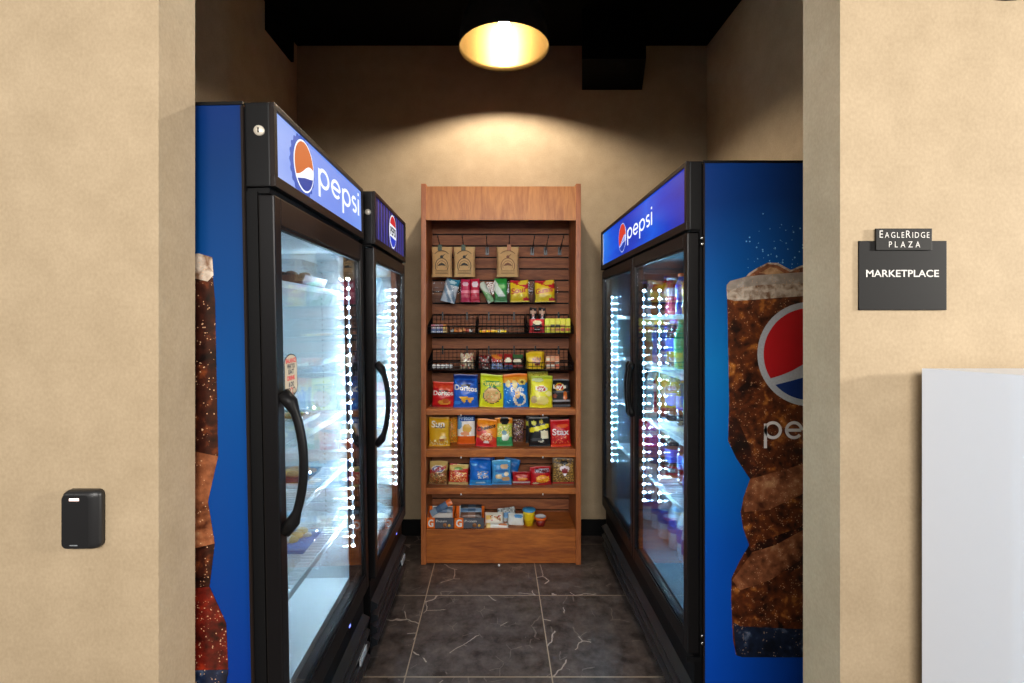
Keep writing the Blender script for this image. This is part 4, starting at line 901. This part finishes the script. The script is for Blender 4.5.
for i in range(3):
    wrapper('yellow candy bar, %s from the left in the upper middle basket' % ordn[i], WX(484 + 9 * i, 3.06), 3.06, zu + .010, .054, .03, .017, [['#f0c81c', '#e8902c', '#f0c81c'], ['#e8a030', '#f0c81c', '#f0c81c'], ['#c8c8a8', '#f0d43c', '#f0d02c']][i], (math.radians(25), 0, 0), group='yellow bars in the upper middle basket')
bag(CP, 'black and red candy pouch standing in the upper right basket', CC, 529, 545, 319, 334.5, 3.07, .03, '#c42c30', [('ell', 0, .1, .62, .5, '#1c1a1c'), ('ell', .05, .45, .6, .3, '#d8d0a8'), ('box', -.4, .5, -.85, .1, '#1c1a1c'), ('ell', .05, -.2, .3, .12, '#c82c2c'), ('ell', .05, -.6, .4, .07, '#d8d4cc')], z_floor=zu, n=(18, 16))
for p0, p1, sd in ((529.5, 537, 'left'), (538.5, 546, 'right')):
    bag(CP, 'small dark pouch with a tan picture, %s one behind the black and red pouch' % sd, CC, p0, p1, 307.5, 334, 3.12, .025, '#141212', [('ell', 0, .62, .8, .2, '#c8a088'), ('ell', 0, .1, .5, .1, '#c0b0b8'), ('ell', 0, .35, .5, .06, '#8a3a30')], z_floor=zu, n=(12, 16))
for i in range(5):
    small_box('candy_box', ['yellow sour candy box, left end of the upper right basket row', 'yellow sour candy box, second from the left of its row', 'yellow sour candy box in the middle of its row', 'yellow sour candy box, second from the right of its row', 'yellow sour candy box, right end of the upper right basket row'][i], 'candy box', 547.4 + 5.15 * i, 5.0, 14.2, 3.07, zu, .08, [['#d8e41c', '#e4ec3c', '#d4b81c', '#e4ec3c'], ['#e4dc1c', '#e4b82c', '#4a4a1c', '#e8e02c'], ['#e4d41c', '#d88a3c', '#3f4a1c', '#e4dc2c'], ['#e4dc1c', '#d8503c', '#c8a03c', '#e4dc2c'], ['#dce01c', '#e4742c', '#e4e03c', '#dcd82c']][i], 'sour candy boxes in the upper right basket')
# lower baskets
for i in range(5):
    o = MB().lathe([(0, -.014), (.010, -.012), (.0145, 0), (.010, .012), (0, .014)], shade_mat('#e8e8e8'), axis='x', seg=12).build('mint_roll'); o.location = (WX(434 + 4.1 * i, 3.06), 3.06, zl + .016)
    tag(o, ['white wrapped mint, left end of the line in the lower left basket', 'white wrapped mint, second from the left end of its line', 'white wrapped mint in the middle of its line', 'white wrapped mint, second from the right end of its line', 'white wrapped mint, right end of the line in the lower left basket'][i], 'mint', 'wrapped mints in the lower left basket')
sp_ = lambda dens, cs: [('spk', -1, 1, -1, 1, dens, cs)]
bag(CP, 'red and cream candy pouch at the right in the lower left basket', CC, 460, 474, 353, 370, 3.07, .03, '#c8b494', sp_(.5, ['#b83a34', '#e8e0cc', '#4a6a5c', '#7a4a3c', '#e0c890']), z_floor=zl, n=(12, 12))
bag(CP, 'dark red candy pouch, leftmost in the lower middle basket', CC, 478.5, 491, 355, 370, 3.07, .03, '#5a2420', sp_(.4, ['#a8342c', '#2c3034', '#c8c0b8']), z_floor=zl, n=(12, 12))
bag(CP, 'red, yellow and blue candy pouch second in the lower middle basket', CC, 491, 503, 354.5, 370, 3.065, .03, '#b8342c', [('band', .3, .9, '#d8802c', .4), ('band', -1, -.2, '#7a94c4'), ('spk', -1, 1, -1, .3, .25, ['#dce4f0', '#8a2c3c'])], z_floor=zl, n=(12, 12))
bag(CP, 'red candy pouch with pale lettering third in the lower middle basket', CC, 503.5, 513, 354, 370, 3.07, .03, '#9a2420', [('ell', 0, .1, .8, .35, '#e0d8b8'), ('band', -1, -.5, '#3a4a74')], z_floor=zl, n=(12, 12))
bag(CP, 'dark green and red candy pouch, rightmost in the lower middle basket', CC, 512, 523.5, 354.5, 370, 3.075, .03, '#3a2c24', [('band', .5, 1, '#3f6a3c'), ('ell', -.1, .05, .8, .3, '#e0d0b0'), ('band', -.9, -.55, '#a03434')], z_floor=zl, n=(12, 12))
bag(CP, 'yellow peanut candy pouch at the left in the lower right basket', CC, 525.5, 543.5, 352.5, 371, 3.06, .035, '#ecc424', [('ell', .2, 0, .5, .4, '#d8a06c'), ('spk', -.3, .7, -.4, .5, .3, ['#8a6a94', '#b87a4c']), ('ell', .3, -.5, .4, .12, '#8a3a2c')], z_floor=zl, n=(16, 16))
bag(CP, 'second yellow candy pouch standing just behind the peanut pouch', CC, 528, 545, 351.5, 368, 3.11, .025, '#e0b41c', [], z_floor=zl, n=(10, 10))
for i in range(3):
    small_box('candy_box', ['orange and cream candy box, left of the three in the lower right basket', 'orange and cream candy box, middle of the three in the lower right basket', 'orange and cream candy box, right of the three in the lower right basket'][i], 'candy box', 548 + 4.6 * i, 4.3, 12.6, 3.07, zl, .07, [['#e4a878', '#e8e0cc', '#d8743c', '#e8dcc0'], ['#dc9468', '#ece4d4', '#c86a3c', '#d8a884'], ['#e08a5c', '#d0583c', '#ecdcc8', '#e0a078']][i], 'cream and orange boxes in the lower right basket')

# ------------------------------------------------------------ things inside the left cooler
M_film = clear('clear food film', (.96, .97, .97)); M_tray = mat('#2a221c', .4, name='dark food tray')
def clam(label, X, Y, z, w, d, h, tray, food, n, cat='food pack', name='food_pack'):
    r = empty(name, label, cat, (X, Y, z))
    MB().prism([(-w / 2 + .01, 0), (w / 2 - .01, 0), (w / 2, h * .35), (-w / 2, h * .35)], -d / 2, d / 2, tray).build('tray', r)
    MB().prism([(-w / 2, h * .36), (w / 2, h * .36), (w / 2 - .015, h), (-w / 2 + .015, h)], -d / 2, d / 2, M_film).build('film_lid', r)
    rg = random.Random(int(Y * 100 + z * 10)); b = MB()
    for k_ in range(n):
        pass
    b.bm.free()
    b = MB()
    for k_ in range(n):
        rr = rg.uniform(.014, .024); c = (rg.uniform(-w / 2 + .035, w / 2 - .035), rg.uniform(-d / 2 + .03, d / 2 - .03), h * .42)
        b.lathe([(0, -rr * .3), (rr * .8, -rr * .2), (rr, rr * .1), (rr * .7, rr * .5), (0, rr * .7)], food[k_ % len(food)], c, seg=9)
    b.build('filling', r)
cf = mat('#c89a5c', .6, var=.3, scale=80, name='baked crust'); cy_ = mat('#d8b45c', .6, name='yellow filling'); cg = mat('#6a7a3c', .6, name='green leaves'); cw = mat('#dcd8cc', .6, name='pale bread'); cb = mat('#3c2a20', .5, name='dark bread')
M_tw = mat('#d8dcdc', .4, name='white food tray'); M_tbl = mat('#3a78b8', .4, name='blue food tray')
clam('dark packed sandwich on the highest shelf of the near left cooler', -.735, 1.80, 1.600, .16, .22, .085, M_tray, [cb, mat('#5a4a40', .5), cw], 14)
clam('clear salad box on the middle shelf of the near left cooler', -.735, 1.76, 1.112, .15, .2, .06, M_tw, [cw, cf, cg], 12)
clam('clear pack of yellow pastries on the fourth shelf of the near left cooler', -.75, 1.84, .893, .15, .15, .045, M_tray, [cy_, cf, cf], 12)
clam('blue-rimmed tray on the lowest wire shelf of the near left cooler', -.735, 1.80, .667, .15, .18, .035, M_tbl, [cw, cy_], 10)
clam('flat pale tray in front on the lowest wire shelf of the near left cooler', -.725, 1.58, .667, .14, .16, .03, M_tw, [cy_, cw], 8)

# ------------------------------------------------------------ bottles in the right cooler
def clear_body(col): 
    m, nt, b = new_mat('tinted bottle'); b.inputs['Base Color'].default_value = lin(col); b.inputs['Roughness'].default_value = .08; b.inputs['Coat Weight'].default_value = .6
    no = N(nt, 'ShaderNodeTexNoise'); no.inputs['Scale'].default_value = 30; tc = N(nt, 'ShaderNodeTexCoord'); nt.links.new(tc.outputs['Object'], no.inputs['Vector'])
    bp = N(nt, 'ShaderNodeBump'); bp.inputs['Strength'].default_value = .35; bp.inputs['Distance'].default_value = .004; nt.links.new(no.outputs['Fac'], bp.inputs['Height']); nt.links.new(bp.outputs['Normal'], b.inputs['Normal'])
    return m
PB = {}
def bottle_proto(kind, liquid, label_c, cap_c, h=.205, r=.032):
    P = {}
    rr = r
    if kind == 'soda': body = [(0, 0), (r * .8, 0), (r, .01), (r * .92, h * .25), (r, h * .34), (r, h * .62), (r * .85, h * .74), (r * .42, h * .88), (r * .42, h * .94), (0, h * .94)]
    elif kind == 'water': body = [(0, 0), (r * .9, 0), (r, .006), (r * .93, h * .12), (r, h * .16), (r * .93, h * .22), (r, h * .3), (r, h * .62), (r * .9, h * .72), (r * .45, h * .86), (r * .45, h * .93), (0, h * .93)]
    else: body = [(0, 0), (r, 0), (r, h * .28), (r * .86, h * .34), (r * .86, h * .44), (r, h * .5), (r, h * .74), (r * .62, h * .87), (r * .62, h * .92), (0, h * .92)]
    b = MB().lathe(body, clear_body(liquid), seg=18); me = b.build('bottle_body')
    l = MB().lathe([(r * 1.01, h * .33 if kind != 'wide' else h * .52), (r * 1.02, h * .34 if kind != 'wide' else h * .53), (r * 1.02, h * .6 if kind != 'wide' else h * .72), (r * 1.01, h * .61 if kind != 'wide' else h * .73)], mat(label_c, .4, var=.25, scale=60), seg=18, caps=False).build('label_band')
    cr_ = r * (.5 if kind != 'wide' else .68)
    c = MB().lathe([(0, h * .925), (cr_, h * .925), (cr_, h * .99), (cr_ * .9, h), (0, h)], mat(cap_c, .4), seg=16).build('cap')
    return me, l, c, h
KINDS = [  # per shelf: sequences near -> far
    ('water', '#b8d8ec', '#1c5cc4', '#e8ecf0', .235, .036, 'clear water bottle'),
    ('soda', '#2a1410', '#1c3fa8', '#1c4ac0', .225, .034, 'dark cola bottle'),
    ('wide', '#1c4fb4', '#2a64c8', '#e0641c', .215, .036, 'blue sports drink bottle'),
    ('soda', '#2f8a4c', '#3fae5c', '#2f9a4c', .225, .034, 'green soda bottle'),
    ('wide', '#b8742c', '#c8a45c', '#e8e8e8', .205, .035, 'orange juice bottle'),
    ('wide', '#b83040', '#d8b0b0', '#e8e8e8', .205, .035, 'red sports drink bottle'),
    ('soda', '#c8d4d8', '#8ab4c8', '#c8d0d8', .22, .034, 'silver labelled bottle')]
PRO = {}
for kd in KINDS: PRO[kd[6]] = bottle_proto(*kd[:4], kd[4], kd[5])
used = set()
shelf_names = ['cabinet floor', 'lowest wire shelf', 'second wire shelf', 'third wire shelf', 'top wire shelf']
layout = [  # (floor z, kinds by slot)
    (.381, [0] * 11, None), (.722, [0, 0, 2, 2, 1, 1, 1, 2, 2, 1, 1], None), (.992, [6, 6, 3, 3, 1, 1, 5, 5, 6, 1, 1], None), (1.252, [1, 6, 6, 3, 3, 1, 2, 2, 4, 3, 1], None), (1.492, [6, 1, 0, 4, 2, 5, 1, 4, 6, 1, 5], None)]
ordw = ['nearest', 'second nearest', 'third nearest', 'fourth nearest', 'fifth nearest', 'sixth nearest', 'seventh nearest', 'eighth nearest', 'third farthest', 'second farthest', 'farthest']
rg = random.Random(5)
for si, (zf_, seq, _) in enumerate(layout):
    for j, kk in enumerate(seq):
        Yb_ = 1.80 + j * .117; nm = KINDS[kk][6]
        if 2.33 < Yb_ < 2.42: Yb_ += .0
        me, l, c, h_ = PRO[nm]
        sc_ = 1.0 if zf_ < 1.4 else .92
        r = empty('drink_bottle', '%s on the %s of the right cooler, %s' % (nm, shelf_names[si], ordw[j]), 'bottle', (.85 + rg.uniform(-.012, .012), Yb_, zf_), (0, 0, rg.uniform(0, 6)), 'bottles in the right cooler')
        r.scale = (1, 1, sc_)
        for part in (me, l, c):
            if part.name in used: p = part.copy(); COL.objects.link(p)
            else: p = part; used.add(part.name)
            p.parent = r
for tr in PRO.values():
    for part in tr[:3]:
        if part.name not in used: bpy.data.objects.remove(part)
# folded card on top of the right cooler
b = MB().box(-.07, .07, 0, .10, 0, .006, mat('#8a6a48', .7, name='brown card'), .001).box(-.05, .06, .01, .08, .006, .012, mat('#5a4a34', .7), .001).box(-.02, .07, .02, .06, .012, .016, mat('#a8885c', .7), .001)
o = b.build('folded_card'); o.location = (WX(737, 1.76), 1.72, 2.011); tag(o, 'brown folded card lying on top of the right cooler', 'card')

# ------------------------------------------------------------ front wall things
sg = empty('wall_sign', 'charcoal two-piece room sign on the beige wall to the right of the opening', 'sign', (WX(901.4, YF), YF, WZ(275.6, YF)))
M_sign = mat('#191817', .5, spec=.2, name='charcoal sign plate', var=.04); M_sign2 = mat('#242321', .5, spec=.2, name='dark grey plaque'); M_let = mat('#d2cfca', .5, name='white lettering')
kf = YF / F
w2, h2 = 87.5 * kf, 68.5 * kf
MB().box(-w2 / 2, w2 / 2, -.004, -.0005, -34.5 * kf, 34.5 * kf, M_sign, .001).build('sign_plate', sg)
pq = MB().box(-28 * kf, 27.5 * kf, -.008, -.004, 25 * kf, 46.5 * kf, M_sign2, .0008).build('name_plaque', sg)
text_obj('lettering', 'MARKETPLACE', .0225, M_let, sg, lambda a, c: (a - .5 * kf, -.0044, 2 * kf + c * .95), width=72.5 * kf, bold=.0003, spacing=1.0)
def caps(parent, words_, zc, width, big, small, y):
    # words_: list of strings whose first letter is larger
    xs = []; tot = 0; items = []
    for wd in words_:
        for i_, ch in enumerate(wd):
            s_ = big if i_ == 0 else small; vs, fs = text_mesh(ch, s_); ww = max(v[0] for v in vs) - min(v[0] for v in vs); items.append((ch, s_, ww))
    gapw = (width - sum(q[2] * .82 for q in items)) / (len(items) - 1); x = -width / 2
    for ch, s_, ww in items:
        up = (s_ - small) * .36
        text_obj('lettering', ch, s_, M_let, parent, lambda a, c, x=x, ww=ww, up=up: (x + ww * .41 + a * .82, y, zc + c + up), bold=0)
        x += ww * .82 + gapw
caps(pq, ['Eagle'.upper(), 'RIDGE'], 40 * kf, 49.5 * kf, .0225, .0175, -.0084)
caps(pq, ['P', 'L', 'A', 'Z', 'A'], 30.6 * kf, 31 * kf, .0185, .0185, -.0084)
# card reader
rd = empty('card_reader', 'black card reader with a small lit bar on the beige wall left of the opening', 'card reader', (WX(87, YF), YF, WZ(517, YF)))
w2, h2 = 37 * kf, 57.5 * kf
M_rd = mat('#1a1a1b', .4, name='black reader plastic')
def rring(x0, x1, z0, z1, r, y): return [(cx + r * math.cos(math.radians(a)), y, cz + r * math.sin(math.radians(a))) for cx, cz, a0 in ((x1 - r, z1 - r, 0), (x0 + r, z1 - r, 90), (x0 + r, z0 + r, 180), (x1 - r, z0 + r, 270)) for a in range(a0, a0 + 91, 15)]
b = MB(); ii = b.mi(M_rd); rings = [[b.bm.verts.new(p) for p in q] for q in (rring(-w2 / 2, w2 / 2, -h2 / 2, h2 / 2, .012, -.0005), rring(-w2 / 2, w2 / 2, -h2 / 2, h2 / 2, .012, -.010), rring(-w2 / 2 + .001, w2 / 2 - .004, -h2 / 2 + .001, h2 / 2 - .002, .012, -.016), rring(-w2 / 2 + .003, w2 / 2 - .020, -h2 / 2 + .003, h2 / 2 - .008, .010, -.021))]
for A_, B_ in zip(rings[:-1], rings[1:]):
    for q in range(len(A_)): f = b.bm.faces.new((A_[q], A_[(q + 1) % len(A_)], B_[(q + 1) % len(A_)], B_[q])); f.smooth = True
b.bm.faces.new(rings[0]); b.bm.faces.new(rings[-1]); b.build('reader_body', rd)
MB().box(-9.5 * kf, 0, -.0215, -.0205, 19.5 * kf, 22 * kf, emis('#ffd8cc', 3, 'lit bar'), .0002).build('status_light', rd)
MB().box(-9 * kf, -1.5 * kf, -.0214, -.0208, -24.6 * kf, -23.6 * kf, M_grey).build('printed_mark', rd)
# white cabinet at the right
wc = MB(); Mw = mat('#d3d9e2', .4, name='white laminate', var=.01)
zt_c = 1.374
A = (WX(922, 1.045), 1.045)
pl = [(A[0], 1.045), (A[0] + .075, .905), (2.1, .62), (2.1, 1.045)]
o = wc.prism([(p[0] - A[0], p[1] - 1.045) for p in pl], 0, zt_c, Mw, 'z').build('white_cabinet'); o.location = (A[0], 1.045, 0)
tag(o, 'tall plain white cabinet standing by the wall under the charcoal sign', 'cabinet')
# round fixture at the top right
o = MB().lathe([(0, -.045), (.12, -.045), (.152, -.03), (.158, -.0005), (0, -.0005)], mat('#1a1c1a', .35, name='black rim'), axis='y', seg=48).build('wall_disc'); o.location = (WX(1006, YF), YF, WZ(2, YF) + .16)
tag(o, 'round black fixture on the wall at the very top right corner', 'wall fixture')

# ------------------------------------------------------------ light
def area(name, loc, target, sx, sy, power, col):
    l = bpy.data.lights.new(name, 'AREA'); l.shape = 'RECTANGLE'; l.size = sx; l.size_y = sy; l.energy = power; l.color = lin(col)[:3]
    o = bpy.data.objects.new(name, l); COL.objects.link(o); o.location = loc
    o.rotation_euler = (Vector(target) - Vector(loc)).to_track_quat('-Z', 'Y').to_euler()
    return o
area('lobby_front_fill', (.1, -1.9, 2.35), (0, 1.5, 1.3), 2.6, .9, 145, '#fffaf4')  # unseen low front fill, added to brighten the display stand through the opening
area('lobby_side_light', (4.2, -.1, 2.0), (.8, 1.1, 1.3), .35, .35, 175, '#fffaf2')
area('lobby_left_light', (-3.0, -1.2, 2.3), (-.8, 1.1, 1.2), 1.0, 1.0, 14, '#fffaf4')
w = bpy.data.worlds.new('room'); w.use_nodes = True; bg = w.node_tree.nodes['Background']; bg.inputs[0].default_value = lin('#e8e4e0'); bg.inputs[1].default_value = .36; S.world = w

cam = bpy.data.cameras.new('camera'); co = bpy.data.objects.new('camera', cam); COL.objects.link(co); S.camera = co
co.location = (0, 0, CZ); co.rotation_euler = (PI / 2, 0, 0)
cam.sensor_width = 36; cam.lens = F / 1024 * 36; cam.shift_x = (512 - VX) / 1024; cam.shift_y = (VY - 341.5) / 1024; cam.clip_start = .01
S.view_settings.view_transform = 'Standard'; S.view_settings.look = 'None'; S.view_settings.exposure = 0; S.view_settings.gamma = 1; S.view_settings.use_curve_mapping = False
cy = S.cycles
cy.max_bounces = 14; cy.transparent_max_bounces = 40; cy.glossy_bounces = 10; cy.diffuse_bounces = 5; cy.use_denoising = True; cy.denoiser = 'OPENIMAGEDENOISE'
cy.sample_clamp_indirect = 0; cy.caustics_reflective = False; cy.caustics_refractive = False
